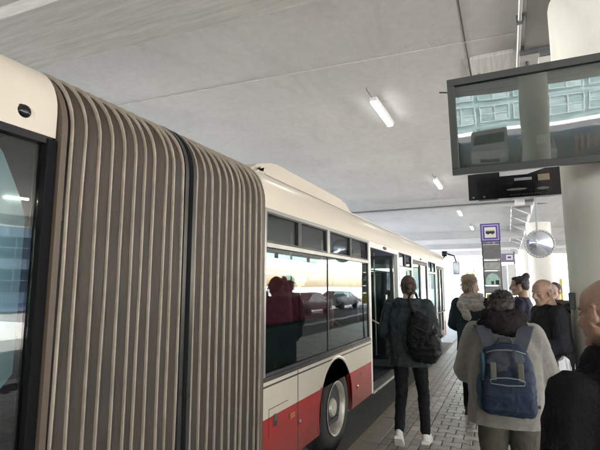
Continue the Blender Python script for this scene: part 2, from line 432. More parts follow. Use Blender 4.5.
# ------------------------------------------------------------------ roof above the stop
HC = 4.8
def ceiling():
    g = MB(); g.box(-13.4, 15.5, -45, 46, HC, HC+.5); g.build('ceiling', soffit, kind='structure')
    sk = Matrix.Translation((0, 3.3, 0)) @ Matrix.Rotation(R(3), 4, 'Z') @ Matrix.Translation((0, -3.3, 0))
    b = MB(); b.box(-13.3, .25, 2.95, 3.90, HC-.14, HC+.05, .012, sk); b.build('ceiling_beam', boardc, kind='structure')
    # thin panel joints (raised lime ridge and shadow gap)
    j = MB(); jm = mat('panel_joint', (.62, .61, .58), .8, noise_amt=.2, nscale=6)
    sk2 = Matrix.Translation((0, 5.45, 0)) @ Matrix.Rotation(R(3.4), 4, 'Z') @ Matrix.Translation((0, -5.45, 0))
    j.box(-13.3, .25, 5.50, 5.52, HC-.008, HC+.01, 0, sk2)
    j.box(-13.3, .25, -1.0, -.97, HC-.008, HC+.01, 0, sk2)
    for y in (9.2, 12.9): j.box(-13.3, .2, y, y+.012, HC-.004, HC+.01)
    j.build('ceiling_joint', jm, kind='structure')
    j = MB(); j.box(-.315, -.30, -10, 7.7, HC-.006, HC+.01); j.box(-6.0, -5.985, -10, 40, HC-.006, HC+.01)
    j.build('ceiling_joint', mat('dark_joint', (.13, .125, .12), .9), kind='structure')
    # board-marked strip beside the service run, light on its face painted as paler concrete
    j = MB(); j.box(-.285, .235, 5.9, 7.6, HC-.05, HC+.01, .006); j.build('ceiling_beam', mat('lit_board_concrete', (.66, .65, .62), .8, noise_amt=.2, nscale=5, stretch=(8, .5, 1), bump=.3, bscale=12), kind='structure')
    # service recess panel next to the columns
    j = MB(); j.box(.34, .78, -2, 5.95, HC-.07, HC+.01, .004); j.build('ceiling_panel', mat('grey_panel', (.25, .245, .235), .7, noise_amt=.12, nscale=3), kind='structure')
    # cross beams and haunches further on
    c = MB()
    for (y, d, w) in ((16.5, .20, .55), (26.8, .3, .8), (34.0, .3, .8), (41.0, .35, .8), (-12, .3, .8), (-22, .3, .8), (-33, .3, .8)):
        c.prism([(y-.7, HC+.01), (y, HC-d), (y+w, HC-d), (y+w+.05, HC+.01)], 'x', -13.3, 15.4)
    c.build('ceiling_beam', soffit, kind='structure')
    # longitudinal girder over the column row with triangular haunches
    c = MB(); c.box(.92, 1.9, 6.4, 46, HC-.32, HC+.01, .02)
    for y in (9.5, 12.5, 18.5, 21, 24, 29.5, 32, 37): c.prism([(.30, HC+.01), (.92, HC-.30), (.92, HC+.01)], 'y', y, y+.35)
    c.box(-13.4, -13.0, -45, 46, HC-.25, HC+.02, .02); c.box(15.0, 15.5, -45, 46, HC-.45, HC+.02, .02)
    c.build('ceiling_beam', soffit, kind='structure')
ceiling()

# pipes along the ceiling
pipe_m = mat('galvanised_pipe', (.62, .62, .60), .4, metal=.3, noise_amt=.1)
t = empty('ceiling_pipe', (.28, 0, HC-.06), 0, 'pale service pipe running lengthwise under the ceiling above the queue', 'pipe')
g = MB(); g.tube([(0, y, 0) for y in (-6, 0, 10, 25, 45)], .022, 10); g.build('pipe', pipe_m, t, smooth=True)
g = MB()
for i in range(34): g.box(-.035, .035, -5+i*1.45, -4.95+i*1.45, -.03, .07)
g.build('pipe_bracket', grey, t)
t = empty('ceiling_conduit', (0, 16.15, HC-.19), 0, 'thin grey conduit crossing under the ceiling beam with small boxes', 'conduit')
g = MB(); g.tube([(x, 0, .0) for x in (-8, 0, 5)], .03, 8); g.build('conduit', grey, t, smooth=True)
g = MB()
for x in (.35, 1.0): g.box(x, x+.3, -.07, .07, -.13, .06, .01)
g.build('junction_box', whitep, t)
t = empty('fixing_bracket', (.55, 5.9, HC-.06), 0, 'dark steel bracket bolted at the end of the grey ceiling panel', 'bracket')
g = MB(); g.box(-.26, .24, -.03, .03, -.05, .06, .004); g.box(-.05, .22, -.05, .05, -.12, -.05, .01); g.build('bracket', grey, t)
g = MB(); g.box(-.06, .26, -.01, .11, -.19, -.12, .006); g.build('box', whitep, t)

mat('cable_grey', (.32, .32, .31), .6)
# ceiling lamps
lampglow = mat('lamp_glow', (.9, .9, .88), .4, emit=(1, .98, .94), estr=1.0)
def make_lamp():
    t = empty('ceiling_lamp', (0, 0, HC), 0, 'x', 'lamp', 'strip lamps under the ceiling')
    g = MB(); g.box(-.062, .062, -.58, .58, -.12, -.05, .012); g.build('lamp_housing', whitep, t)
    g = MB(); g.prism([(-.050, -.118), (-.04, -.150), (.04, -.150), (.050, -.118)], 'y', -.55, .55); g.build('lamp_diffuser', lampglow, t)
    g = MB(); g.box(-.02, .02, -.45, -.41, -.06, .005); g.box(-.02, .02, .41, .45, -.06, .005); g.build('lamp_hanger', grey, t)
    g = MB(); g.tube([(0, -.64, -.09), (0, -.78, -.08), (-.03, -.82, -.03), (-.03, -.82, .005)], .008, 6); g.build('lamp_cable', grey, t, smooth=True)
    return t
L0 = make_lamp()
lamps = [(-1.73, 7.05, 'nearest lit strip lamp under the ceiling, large above the bus roof'), (-1.62, 12.8, 'second lit strip lamp, left of the black hanging display'),
         (-1.55, 18.4, 'small far lit strip lamp just beyond the ceiling beam'), (-1.45, 23.4, 'farthest visible lit strip lamp beside the purple stop sign'),
         (-1.73, -6.0, 'lit strip lamp behind the camera, seen mirrored in the grey display glass'), 
         (5.5, 3.0, 'lit strip lamp over the right hand lane, mirrored in the near bus window')]
for i, (x, y, lb) in enumerate(lamps):
    o = L0 if i == 0 else copy_tree(L0)
    o.location = (x, y, HC); o['label'] = lb

# ------------------------------------------------------------------ columns
def column(x, y, r, label):
    t = empty('concrete_column', (x, y, PZ), 0, label, 'column', 'round columns along the platform')
    g = MB(); hgt = HC-PZ
    g.lathe([(0, 0), (r+.03, 0), (r+.03, .12), (r, .15), (r, 1.2), (r, 2.4), (r, hgt-.12), (r-.015, hgt-.05), (r-.04, hgt+.01)], n=72)
    g.build('shaft', columnm, t, smooth=True)
    return t
c1 = column(.99, 5.0, .46, 'pale round column right behind the bald man and the hanging display')
g = MB(); g.box(-.485, -.44, -.16, -.09, 1.47, 1.62, .006); g.build('wall_box', greyd, c1)
column(1.29, 21.2, .46, 'round grey column with the round mirror in front of it')
column(1.40, 36.5, .46, 'farthest round column, half hidden behind the column with the mirror')
column(1.20, -10.0, .46, 'round column behind the camera, mirrored in the hanging display')

# ------------------------------------------------------------------ hanging displays
def display():
    t = empty('information_display', (.42, 4.25, 2.86), 0, 'large grey framed hanging information display with reflecting glass', 'display')
    tilt = Matrix.Rotation(R(10.3), 4, 'X')   # leans down towards the queue
    w0, w1, h = -.82, .98, .86
    g = MB(); fr = .062
    for (a, b, c, d) in ((w0, w1, 0, fr), (w0, w1, h-fr, h), (w0, w0+fr, fr, h-fr), (w1-fr, w1, fr, h-fr)):
        g.box(a, b, -.06, .10, c, d, .004, tilt)
    g.box(w0+.003, w1-.003, .1, .14, .003, h-.003, 0, tilt)
    g.build('frame', greyd, t)
    g = MB(); g.box(w0+fr, w1-fr, -.028, -.022, fr, h-fr, 0, tilt); g.build('glass', screenglass, t)
    g = MB(); g.box(w0+fr, w1-fr, .0, .02, fr, h-fr, 0, tilt); g.build('screen', mat('screen_dark', (.19, .195, .188), .5, noise_amt=.1), t)
    am = mat('amber_letters', (.12, .095, .075), .6, emit=(.8, .5, .3), estr=.008)
    M = tilt @ Matrix.Translation((.30, -.003, .17)) @ Matrix.Rotation(R(90), 4, 'X')
    text('JIRO', .17, am, t, M)
    pm = mat('pale_screen_mark', (.30, .30, .28), .6)
    g = MB(); g.box(-.13, -.05, -.004, -.001, .20, .28, .004, tilt); g.build('screen_mark', pm, t)
    g = MB(); g.tube([(w0-.085, -.05, .80), (w0+.005, -.05, .78)], .006, 6); g.build('antenna', greyd, t)
    g = MB(); g.box(.45, .53, .12, .40, .40, .48, .005); g.box(.15, .8, .13, .18, .2, .7, .005); g.build('wall_arm', greyd, t)
    return t
display()
def display2():
    t = empty('information_display', (.25, 6.35, 2.99), 0, 'flat black hanging display below and behind the grey one', 'display')
    g = MB(); g.box(-.66, .95, -.05, .07, -.005, .52, .006); g.build('housing', gloss_black, t)
    g = MB()  # dim lamp reflections painted onto the screen as strip, patch and marks
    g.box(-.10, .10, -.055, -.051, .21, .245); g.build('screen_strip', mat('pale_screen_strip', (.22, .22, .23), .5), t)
    g = MB(); g.box(.17, .30, -.056, -.051, .19, .27); g.build('screen_patch', mat('tan_patch', (.22, .17, .12), .5), t)
    g = MB(); g.ell((.22, -.052, .09), (.07, .003, .018)); g.ell((-.08, -.052, .10), (.12, .003, .015)); g.build('screen_mark', mat('dim_reflection', (.12, .12, .12), .6), t, smooth=True)
    text('- - - - - - - - - - - -', .05, mat('dim_letters', (.17, .15, .13), .6), t, Matrix.Translation((0.02, -.053, .035)) @ Matrix.Rotation(R(90), 4, 'X'))
    g = MB(); g.prism([(-.27, .285), (.05, .285), (.30, .36), (.30, .40), (-.27, .40)], 'y', -.062, -.052); g.build('bright_gap', mat('bright_gap', (.55, .57, .60), .5), t)  # pale plate imitates the bright ceiling seen through the gap
    g = MB(); g.tube([(-.45, 0, .5), (-.45, 0, 1.815)], .02, 8); g.tube([(.15, 0, .5), (.15, 0, 1.815)], .02, 8); g.build('hanger', grey, t, smooth=True)
    g = MB(); g.ell((-.60, -.055, .03), .012); g.ell((-.47, -.055, .03), .012); g.build('screw', alu, t, smooth=True)
display2()

# round traffic mirror
t = empty('traffic_mirror', (.80, 13.0, 2.93), 0, 'round convex traffic mirror with a dotted white rim in front of the second column', 'mirror')
g = MB(); g.lathe([(0, -.09), (.12, -.083), (.22, -.06), (.30, -.02), (.335, .0)], axis='y'); g.build('mirror_glass', mat('mirror_surface', (.80, .86, .97), .12, metal=.85), t, smooth='all')
g = MB()
for k in range(28):
    a0 = 2*math.pi*k/28; 
    pts = [((.365)*math.cos(a0+da), -.01, .365*math.sin(a0+da)) for da in (0, .07, .14)]
    g.tube(pts, .012, 8)
g.build('reflector_rim', whitep, t)
g = MB(); g.lathe([(.335, .0), (.37, -.02), (.392, .0), (.38, .05), (.2, .07), (0, .07)], axis='y'); g.build('rim', mat('rim_grey', (.30, .31, .32), .5), t, smooth=True)
g = MB(); g.tube([(0, .06, 0), (0, .35, 0), (.0, .35, 1.87)], .025, 8); g.build('mirror_arm', grey, t)
t.rotation_euler = (R(6), 0, R(6)); t.scale = (.92, .92, .92)

# ------------------------------------------------------------------ stop signs
purple = mat('purple_enamel', (.075, .045, .24), .4)
signgrey = mat('sign_grey', (.22, .215, .23), .5, noise_amt=.15, nscale=6)
signwhite = mat('sign_white', (.62, .62, .60), .5)
t = empty('stop_sign', (-.325, 12.0, PZ), 0, 'tall bus stop sign column with purple framed square on top', 'stop sign')
g = MB(); g.tube([(-.195, 0, 0), (-.195, 0, 3.20)], .02, 8); g.tube([(.195, 0, 0), (.195, 0, 3.20)], .02, 8); g.build('post', greyd, t, smooth=True)
g = MB(); g.box(-.225, .225, -.05, .05, 2.76, 3.21, .01); g.build('top_panel', purple, t)
g = MB(); g.box(-.19, .19, -.055, -.051, 2.795, 3.175); g.build('panel_border', mat('lilac_enamel', (.42, .38, .56), .5), t)
g = MB(); g.box(-.165, .165, -.060, -.056, 2.82, 3.15); g.build('panel_ring', purple, t)
g = MB(); g.box(-.13, .13, -.064, -.061, 2.855, 3.115); g.build('panel_face', signwhite, t)
g = MB()   # small bus pictogram
g.box(-.10, .10, -.068, -.065, 2.955, 3.02, .0); g.box(-.07, -.03, -.068, -.065, 2.935, 2.954); g.box(.03, .07, -.068, -.065, 2.935, 2.954)
g.build('bus_symbol', black, t)
g = MB(); g.box(-.1, .1, -.0675, -.065, 3.03, 3.045); g.build('yellow_bar', mat('yellow_green', (.40, .42, .10), .6), t)
for i, (z0, z1, c) in enumerate(((2.70, 2.75, (.12, .12, .13)), (2.32, 2.69, (.17, .17, .18)), (2.06, 2.30, (.21, .21, .21)))):
    g = MB(); g.box(-.19, .19, -.03, .03, z0, z1, .005); g.build('line_panel', mat('line_panel_%s' % 'abc'[i], c, .45, noise_amt=.3, nscale=9, stretch=(1, 1, 4)), t)
g = MB()
for z in (2.33, 2.68, 2.31, 2.05): g.box(-.185, .185, -.038, -.031, z, z+.012)
g.build('panel_rail', signwhite, t)
text('119   100', .05, signwhite, t, Matrix.Translation((0, -.034, 2.725)) @ Matrix.Rotation(R(90), 4, 'X'))
g = MB(); g.box(-.175, .175, -.036, -.031, 2.08, 2.25); g.build('timetable_sheet', mat('pale_sheet', (.40, .42, .41), .5, noise_amt=.35, nscale=18), t)
g = MB(); g.box(-.19, .19, -.03, .03, 1.70, 2.04, .005); g.build('timetable_case', signgrey, t)
g = MB(); g.prism([(-.16, 1.72), (.16, 1.72), (.16, 1.84), (.10, 1.95), (0, 1.99), (-.1, 1.95), (-.16, 1.84)], 'y', -.036, -.031); g.build('case_reflection', mat('mint_reflection', (.42, .62, .55), .5, noise_amt=.25, nscale=12), t)  # bus reflected in the timetable case, painted as a mint shape
g = MB(); g.box(-.04, .02, -.04, -.037, 1.72, 1.80); g.box(.06, .14, -.04, -.037, 1.72, 1.82); g.build('reflection_blocks', greyd, t)  # dark blocks within the painted reflection
g = MB(); g.box(-.19, .19, -.03, .03, 1.50, 1.68, .005); g.build('lower_case', signgrey, t)
g = MB(); g.box(-.165, .19, -.05, -.01, 1.20, 1.49, .005); g.build('yellow_panel', mat('yellow_enamel', (.56, .44, .05), .5, noise_amt=.25, nscale=10), t)

t = empty('stop_sign', (.02, 20.0, PZ), 0, 'smaller far bus stop sign with a purple header and white timetable', 'stop sign')
g = MB(); g.tube([(.27, 0, 0), (.27, 0, 3.05)], .03, 8); g.build('post', greyd, t, smooth=True)
g = MB(); g.box(-.27, .30, -.04, .04, 2.62, 2.98, .01); g.build('header', mat('slate_violet', (.17, .15, .24), .5, noise_amt=.2), t)
g = MB(); g.box(-.02, .22, -.046, -.041, 2.72, 2.92); g.box(-.36, -.28, -.03, .03, 2.55, 2.9); g.build('symbol_plate', signwhite, t)
g = MB(); g.box(.03, .16, -.05, -.047, 2.78, 2.86); g.build('bus_symbol', purple, t)
g = MB(); g.box(-.38, -.02, -.03, .03, 1.2, 2.5, .005); g.build('timetable', mat('timetable_lilac', (.46, .46, .52), .5, noise_amt=.25, nscale=12, stretch=(1, 1, 5)), t)
g = MB(); g.box(0, .28, -.03, .03, 1.3, 2.55, .005); g.build('poster', signwhite, t)
t = empty('guide_post', (2.4, 26, PZ), 0, 'thin yellow post seen beyond the gap between the columns', 'post')
g = MB(); g.tube([(0, 0, 0), (0, 0, 2.05)], .07, 10); g.build('post', MATS['yellow_enamel'], t, smooth=True)
g = MB(); g.lathe([(0, 0), (.12, 0), (.12, .04), (.05, .06)]); g.build('base', black, t)
# ------------------------------------------------------------------ articulated bus (side plane x=-1.85, local x=0)
maroon = mat('maroon_seat', (.40, .07, .10), .8, noise_amt=.35, nscale=14, bump=.2, bscale=60)
seatgrey = mat('seat_shell', (.14, .15, .17), .5)
bellows_m = mat('bellows_fabric', (.050, .0375, .027), .65, noise_amt=.34, nscale=7, stretch=(3, 3, .6), bump=.35, bscale=28, dirt=(.024, .019, .015), dirt_amt=.8, dscale=2.5, grime=(.018, .014, .011), gz=(.4, 2.2), gamt=.6)
rib_m = mat('bellows_rib_metal', (.34, .295, .24), .55, metal=.05, noise_amt=.25, nscale=12, dirt=(.20, .16, .12), dirt_amt=.7, dscale=4, grime=(.16, .13, .10), gz=(.4, 1.9), gamt=.6)
tyre_m = mat('tyre_rubber', (.022, .021, .02), .8, noise_amt=.3, nscale=12, bump=.3, bscale=40)
rim_m = mat('steel_rim', (.55, .52, .46), .42, metal=.45, noise_amt=.25, nscale=9, dirt=(.13, .11, .09), dirt_amt=.6, dscale=5)
poleyel = mat('grab_pole', (.55, .52, .42), .3, metal=.5)

bus = empty('articulated_bus', (-1.85, 0, 0), 0, 'red and cream articulated city bus with ribbed brown bellows standing at the kerb', 'bus')
BW = 2.55
def roof_path(x0=0., ztop=2.91, r=.26, z0=2.53, n=9):
    pts = [(x0, z0)]
    for k in range(n+1):
        a = math.pi/2*k/n
        pts.append((x0 - r + r*math.cos(a), ztop - r + r*math.sin(a)))
    other = [(-BW - x, z) for x, z in reversed(pts)]
    return pts + other
def body_part(y0, y1, name='roof'):
    g = MB(); P = roof_path(); n = len(P)
    inner = [(-BW/2 + (x+BW/2)*.965, z-.04 if z > 2.6 else z) for x, z in P]
    A = [g.bm.verts.new((x, y0, z)) for x, z in P]; B = [g.bm.verts.new((x, y1, z)) for x, z in P]
    C_ = [g.bm.verts.new((x, y0, z)) for x, z in inner]; D = [g.bm.verts.new((x, y1, z)) for x, z in inner]
    for i in range(n-1):
        g.bm.faces.new((A[i], A[i+1], B[i+1], B[i])); g.bm.faces.new((C_[i], C_[i+1], D[i+1], D[i]))
        g.bm.faces.new((A[i], A[i+1], C_[i+1], C_[i])); g.bm.faces.new((B[i], B[i+1], D[i+1], D[i]))
    g.bm.faces.new((A[0], B[0], D[0], C_[0])); g.bm.faces.new((A[-1], B[-1], D[-1], C_[-1]))
    return g.build(name, cream, bus, smooth=True)
body_part(3.29, 15.12); body_part(-7.2, 1.345)
# raised roof unit
g = MB()
g.prism([(3.75, 2.90), (4.0, 3.14), (4.45, 3.26), (6.8, 3.24), (7.6, 2.90)], 'x', -.46, -2.05)
bmesh.ops.bevel(g.bm, geom=list(g.bm.edges), offset=.055, segments=3, affect='EDGES')
g.build('roof_unit', cream, bus, smooth=True)
g = MB(); g.box(-.17, -.15, 3.6, 12.0, 2.895, 2.912, .004); g.box(-.60, -.58, 7.6, 14, 2.90, 2.93, .004); g.build('roof_rail', cream, bus)
g = MB(); g.box(-.58, -.52, 4.75, 5.25, 2.93, 3.03, .01); g.build('roof_vent', greyd, bus)

def arch_poly(y0, y1, z0, z1, cy, r, cz=.48):
    """rectangle in YZ minus a wheel arch"""
    pts = [(y0, z0), (y0, z1), (y1, z1), (y1, z0)]
    if not (y0 < cy < y1): return pts
    def hit(z): return math.sqrt(max(0, r*r-(z-cz)**2))
    if z0 <= cz: a0 = math.pi + math.asin((cz-z0)/r) if z0 < cz else math.pi; 
    else: a0 = math.pi - math.asin((z0-cz)/r)
    if z1 < cz + r:      # arch passes through the top: two pieces
        aT = math.pi - math.asin((z1-cz)/r)
        left = [(y0, z0), (y0, z1), (cy-hit(z1), z1)] + [(cy+r*math.cos(a), cz+r*math.sin(a)) for a in [aT+(a0-aT)*k/10 for k in range(1, 11)]]
        right = [(2*cy-p[0], p[1]) for p in left]; right = [(y1, p[1]) if i < 2 else p for i, p in enumerate(right)]
        return [left, right]
    arc = [(cy+r*math.cos(a), cz+r*math.sin(a)) for a in [math.pi-a0+0 + (a0-(math.pi-a0))*k/24 for k in range(25)]]
    return [(y0, z0), (y0, z1), (y1, z1), (y1, z0)] + arc
def side(y0, y1, z0, z1, m, name, cy=None, r=.55, x0=-.05, x1=0):
    P = arch_poly(y0, y1, z0, z1, cy if cy else -99, r)
    g = MB()
    if P and isinstance(P[0], list):
        for q in P: g.prism(q, 'x', x0, x1)
    else: g.prism(P, 'x', x0, x1)
    return g.build(name, m, bus)
CY = 5.05
# rear of the far section: red skirt, cream band
side(3.30, 3.985, .34, .782, red, 'side_panel'); side(3.997, 6.50, .34, .782, red, 'side_panel', CY)
side(3.30, 3.985, .784, 1.075, cream, 'side_panel'); side(3.997, 6.50, .784, 1.075, cream, 'side_panel', CY)
for (a, b) in ((8.46, 9.82), (11.9, 13.30)):
    side(a, b, .34, .782, red, 'side_panel', 12.6 if a > 10 else None); side(a, b, .784, 1.075, cream, 'side_panel', 12.6 if a > 10 else None)
side(14.75, 15.1, .34, .782, red, 'side_panel'); side(14.75, 15.1, .784, 1.075, cream, 'side_panel')
side(-7.2, 1.33, .34, .782, red, 'side_panel', -1.6); side(-7.2, 1.33, .784, 1.03, cream, 'side_panel', -1.6)
# far-side walls
for a, b in ((3.3, 15.1), (-7.2, 1.25)):
    g = MB(); g.box(-BW, -BW+.05, a, b, .34, 1.10); g.build('offside_wall', cream, bus)
    g = MB(); n = max(2, int((b-a)/1.5))
    for k in range(n+1):
        y = a+(b-a-.08)*k/n; g.box(-BW, -BW+.05, y, y+.08, 1.10, 2.56)
    g.box(-BW, -BW+.04, a, b, 2.15, 2.20)
    g.build('offside_window_frame', dark, bus)
    g = MB(); g.box(-BW+.015, -BW+.022, a, b, 1.10, 2.55); g.build('offside_glass', glass('offside_window_glass', (.56, .62, .61), 1, 0, 1.5), bus)
# rubber strips and window surround
g = MB(); g.box(-.045, .006, 3.3, 6.5, 1.077, 1.112, .004); g.box(-.045, .006, 8.46, 9.82, 1.077, 1.112, .004); g.box(-.045, .006, 11.9, 15.1, 1.077, 1.112, .004)
g.build('waist_strip', black, bus)
g = MB(); g.box(-.03, .003, 3.3, 6.5, 1.03, 1.045); g.build('waist_trim', greyd, bus)
def window(y0, y1, splits, light):
    w = empty('window', (0, (y0+y1)/2, 1.1)); w.parent = bus; o = (y0+y1)/2
    g = MB()
    g.box(-.04, .001, y0, y0+.055, 1.113, 2.528); g.box(-.04, .001, y1-.055, y1, 1.113, 2.528)
    g.box(-.04, .003, y0+.055, y1-.055, 2.190, 2.232, .003); g.box(-.04, .001, y0+.055, y1-.055, 2.498, 2.528)
    for s, wd in splits:
        if wd > .04: g.box(-.04, .002, s-wd/2, s+wd/2, 2.233, 2.497)
    for v in g.bm.verts: v.co -= Vector((0, o, 1.1))
    g.build('window_frame', light, w)
    g = MB()
    for s, wd in splits:
        if wd <= .04: g.box(-.035, .0, s-wd/2, s+wd/2, 2.233, 2.497)
    g.box(-.035, -.004, y0+.055, y1-.055, 1.113, 1.14)
    ed = [y0+.055] + [s for s, wd in splits] + [y1-.055]; hw = [0] + [wd/2 for s, wd in splits] + [0]
    for k in range(len(ed)-1):
        a, b = ed[k]+hw[k], ed[k+1]-hw[k+1]
        g.box(-.03, -.001, a+.001, a+.022, 2.234, 2.496); g.box(-.03, -.001, b-.022, b-.001, 2.234, 2.496)
        g.box(-.03, -.001, a+.022, b-.022, 2.234, 2.250); g.box(-.03, -.001, a+.022, b-.022, 2.482, 2.496)
    g.box(-.034, -.012, y0+.055, y0+.075, 1.14, 2.189); g.box(-.034, -.012, y1-.075, y1-.055, 1.14, 2.189)
    for v in g.bm.verts: v.co -= Vector((0, o, 1.1))
    g.build('window_gasket', black, w)
    g = MB(); g.box(-.022, -.016, y0+.05, y1-.05, 1.13, 2.20); g.box(-.028, -.022, y0+.05, y1-.05, 2.225, 2.50)
    for v in g.bm.verts: v.co -= Vector((0, o, 1.1))
    g.build('pane', busglass, w)
window(3.30, 6.50, [(4.04, .035), (4.83, .075), (5.65, .035)], alu)
window(8.46, 9.82, [(9.1, .035)], whitep)
window(11.9, 13.3, [(12.6, .035)], whitep)
# divider in the large pane
g = MB(); g.box(-.03, -.010, 4.82, 4.835, 1.14, 2.189); g.build('pane_joint', black, bus)
# headers above the doors
g = MB()
for a, b in ((6.502, 8.458), (9.822, 11.898), (13.302, 15.1)): g.box(-.05, .002, a, b, 2.44, 2.528)
g.build('door_header', whitep, bus)
g = MB()
for y in (7.45, 10.9): g.ell((.004, y, 2.487), (.022, .13, .026))
g.build('door_sensor', gloss_black, bus, smooth=True)
def door_frame(a, b):
    g = MB(); g.box(-.06, .002, a, a+.07, .34, 2.44); g.box(-.06, .002, b-.07, b, .34, 2.44)
    g.build('door_post', whitep, bus)
    g = MB(); g.box(-.16, .012, a+.07, b-.07, .32, .36); g.build('door_sill', mat('sill_metal', (.42, .41, .38), .35, metal=.7, noise_amt=.3, nscale=14), bus)
for a, b in ((6.502, 8.458), (9.822, 11.898), (13.302, 14.748)): door_frame(a, b)
def leaf(M, w=.82, z0=.42, z1=2.42):
    d = empty('door'); d.parent = bus
    g = MB(); f = .055
    g.box(-.02, .02, 0, f, z0, z1, .004, M); g.box(-.02, .02, w-f, w, z0, z1, .004, M)
    g.box(-.02, .02, f, w-f, z0, z0+.12, 0, M); g.box(-.02, .02, f, w-f, z1-.07, z1, 0, M)
    g.build('door_frame', black, d)
    g = MB(); g.box(-.004, .004, f, w-f, z0+.12, z1-.07, 0, M); g.build('door_glass', busglass, d)
    g = MB(); g.tube([M @ Vector((-.05, .12, .9)), M @ Vector((-.05, .12, 1.7))], .016, 8); g.tube([M @ Vector((-.05, .12, 1.1)), M @ Vector((-.05, .6, 1.35))], .014, 8); g.build('door_handle', poleyel, d, smooth=True)
def LM(x, y, deg): return Matrix.Translation((x, y, 0)) @ Matrix.Rotation(R(deg), 4, 'Z')
leaf(LM(-.08, 6.62, 78)); leaf(LM(-.08, 8.34, 100))
leaf(LM(-.03, 9.90, 0), .96); leaf(LM(-.03, 10.87, 0), .96)
leaf(LM(-.03, 13.37, 0), .68); leaf(LM(-.03, 14.06, 0), .62)
# interior
g = MB(); g.box(-BW+.05, -.06, 3.3, 15.0, .30, .355); g.box(-BW+.05, -.06, -7.1, 1.2, .30, .355); g.build('floor', dark, bus)
g = MB(); g.box(-BW+.1, -.12, 3.3, 15.0, 2.60, 2.64); g.box(-BW+.1, -.12, -7.1, 1.2, 2.6, 2.64); g.build('inner_ceiling', mat('inner_ceiling', (.35, .35, .34), .6), bus)
g = MB(); g.box(-.75, -.06, 3.40, 6.45, .36, 1.16, .01); g.box(-.18, -.055, 3.40, 5.0, 1.16, 1.50, .01); g.box(-.15, -.055, 5.0, 6.4, 1.16, 1.36, .01); g.box(-BW+.06, -BW+.16, 3.4, 15, .36, 1.55); g.box(-BW+.06, -BW+.75, 3.4, 6.4, .36, 1.1); g.build('wheel_box_dark_wall', dark, bus)  # dark inner walls added to blacken the lower windows, joined to the wheel boxes
def seat(x, y, z, face=1, handle=True):
    s = empty('seat', (x, y, z)); s.parent = bus; s.rotation_euler = (0, 0, 0 if face > 0 else math.pi)
    g = MB(); g.box(-.21, .21, -.20, .22, .0, .09, .03); g.build('seat_cushion', maroon, s, smooth=True)
    g = MB(); g.loft([(0, -.22, .05, .20, .045), (0, -.235, .3, .215, .05), (0, -.26, .58, .205, .045), (0, -.275, .70, .16, .035), (0, -.28, .735, .09, .02)], 24, 3); g.build('backrest', maroon, s, smooth=True)
    g = MB(); g.loft([(0, -.265, .05, .215, .03), (0, -.29, .35, .225, .03), (0, -.32, .66, .20, .025)], 20, 3.5); g.build('seat_shell', maroon, s, smooth=True)
    if handle: g = MB(); g.tube([(-.18, -.30, .6), (-.18, -.33, .77), (.18, -.33, .77), (.18, -.30, .6)], .009, 8); g.build('grab_handle', poleyel, s, smooth=True)
for x in (-.38, -.83): seat(x, 4.45, 1.25, 1, False)
for x in (-.38, -.83): seat(x, 5.65, 1.2, 1, False)
for x in (-1.75, -2.2):
    for y in (4.2, 5.0, 5.9, 7.2, 8.2, 9.4, 10.4): seat(x, y, .95, 1)
g = MB()
for y in (3.9, 5.6, 6.75, 8.3, 9.9, 11.8, 13.2):
    g.tube([(-.85, y, .36), (-.85, y, 2.6)], .017, 8)
for x in (-.85, -1.65): g.tube([(x, 3.4, 2.2), (x, 13.5, 2.2)], .016, 8)
g.build('grab_pole', poleyel, bus, smooth=True)
g = MB(); g.box(-1.6, -.1, 6.42, 6.46, .36, 1.25); g.build('partition', seatgrey, bus)
g = MB(); g.box(-1.0, -.1, 6.43, 6.44, 1.25, 2.1); g.build('partition_glass', clearglass, bus)
g = MB(); g.box(-BW+.06, -.9, 13.7, 13.76, .36, 2.3); g.build('cab_wall', dark, bus)
g = MB(); g.box(-.42, -.40, 10.05, 10.85, 2.12, 2.36, .01); g.build('purple_screen', mat('purple_screen', (.1, .08, .4), .4, emit=(.16, .12, .72), estr=.12), bus)
# near section window, inner screen and bellows frame
g = MB(); g.box(-.03, -.022, -7.1, 1.30, 1.04, 2.52); g.build('pane', glass('dark_bus_glass', (.82, .88, .88), .8, 0, 1.5), bus)
g = MB(); g.box(-.04, .0, -7.2, 1.30, 1.03, 1.06); g.box(-.04, .002, -7.2, 1.30, 2.495, 2.528); g.box(-.05, .001, -.62, -.55, 1.06, 2.495); g.box(-.05, .001, -3.0, -2.9, 1.06, 2.495); g.build('window_surround', gloss_black, bus)
g = MB(); g.box(-.07, .010, 1.302, 1.352, .36, 2.52, .006); g.build('bellows_frame', mat('bluish_frame', (.006, .006, .007), .8, spec=.15), bus)
g = MB()
pts = [(.30, 2.5)]; 
g.prism([(-.9, 1.40), (1.16, 1.40), (1.25, 1.43), (1.31, 1.50), (1.335, 1.62), (1.34, 1.90), (1.32, 2.10), (1.27, 2.25), (1.18, 2.43), (1.12, 2.50), (-.9, 2.50)], 'x', -.11, -.10)
g.build('draught_screen', glass('teal_screen_glass', (.45, .60, .60), 1, 0, 1.5, base=(.17, .25, .28), basemix=.8), bus)
g = MB(); g.box(-.50, -.45, -7.0, 1.30, .36, 2.56); g.box(-.50, -.07, 1.30, 1.34, .36, 2.56); g.build('dark_backing', mat('backing_black', (.004, .004, .005), .9, spec=.1), bus)  # added black sheets stand for the unlit interior behind the pane
g = MB(); g.ell((.000, 1.19, 2.605), (.022, .030, .030)); g.box(-.01, .012, 1.165, 1.19, 2.60, 2.63, .004); g.build('camera_lens', mat('lens_black', (.008, .008, .008), .1), bus, smooth=True)
g = MB(); g.ell((-.014, 1.20, 2.60), (.022, .055, .045)); g.build('camera_dome', cream, bus, smooth=True)
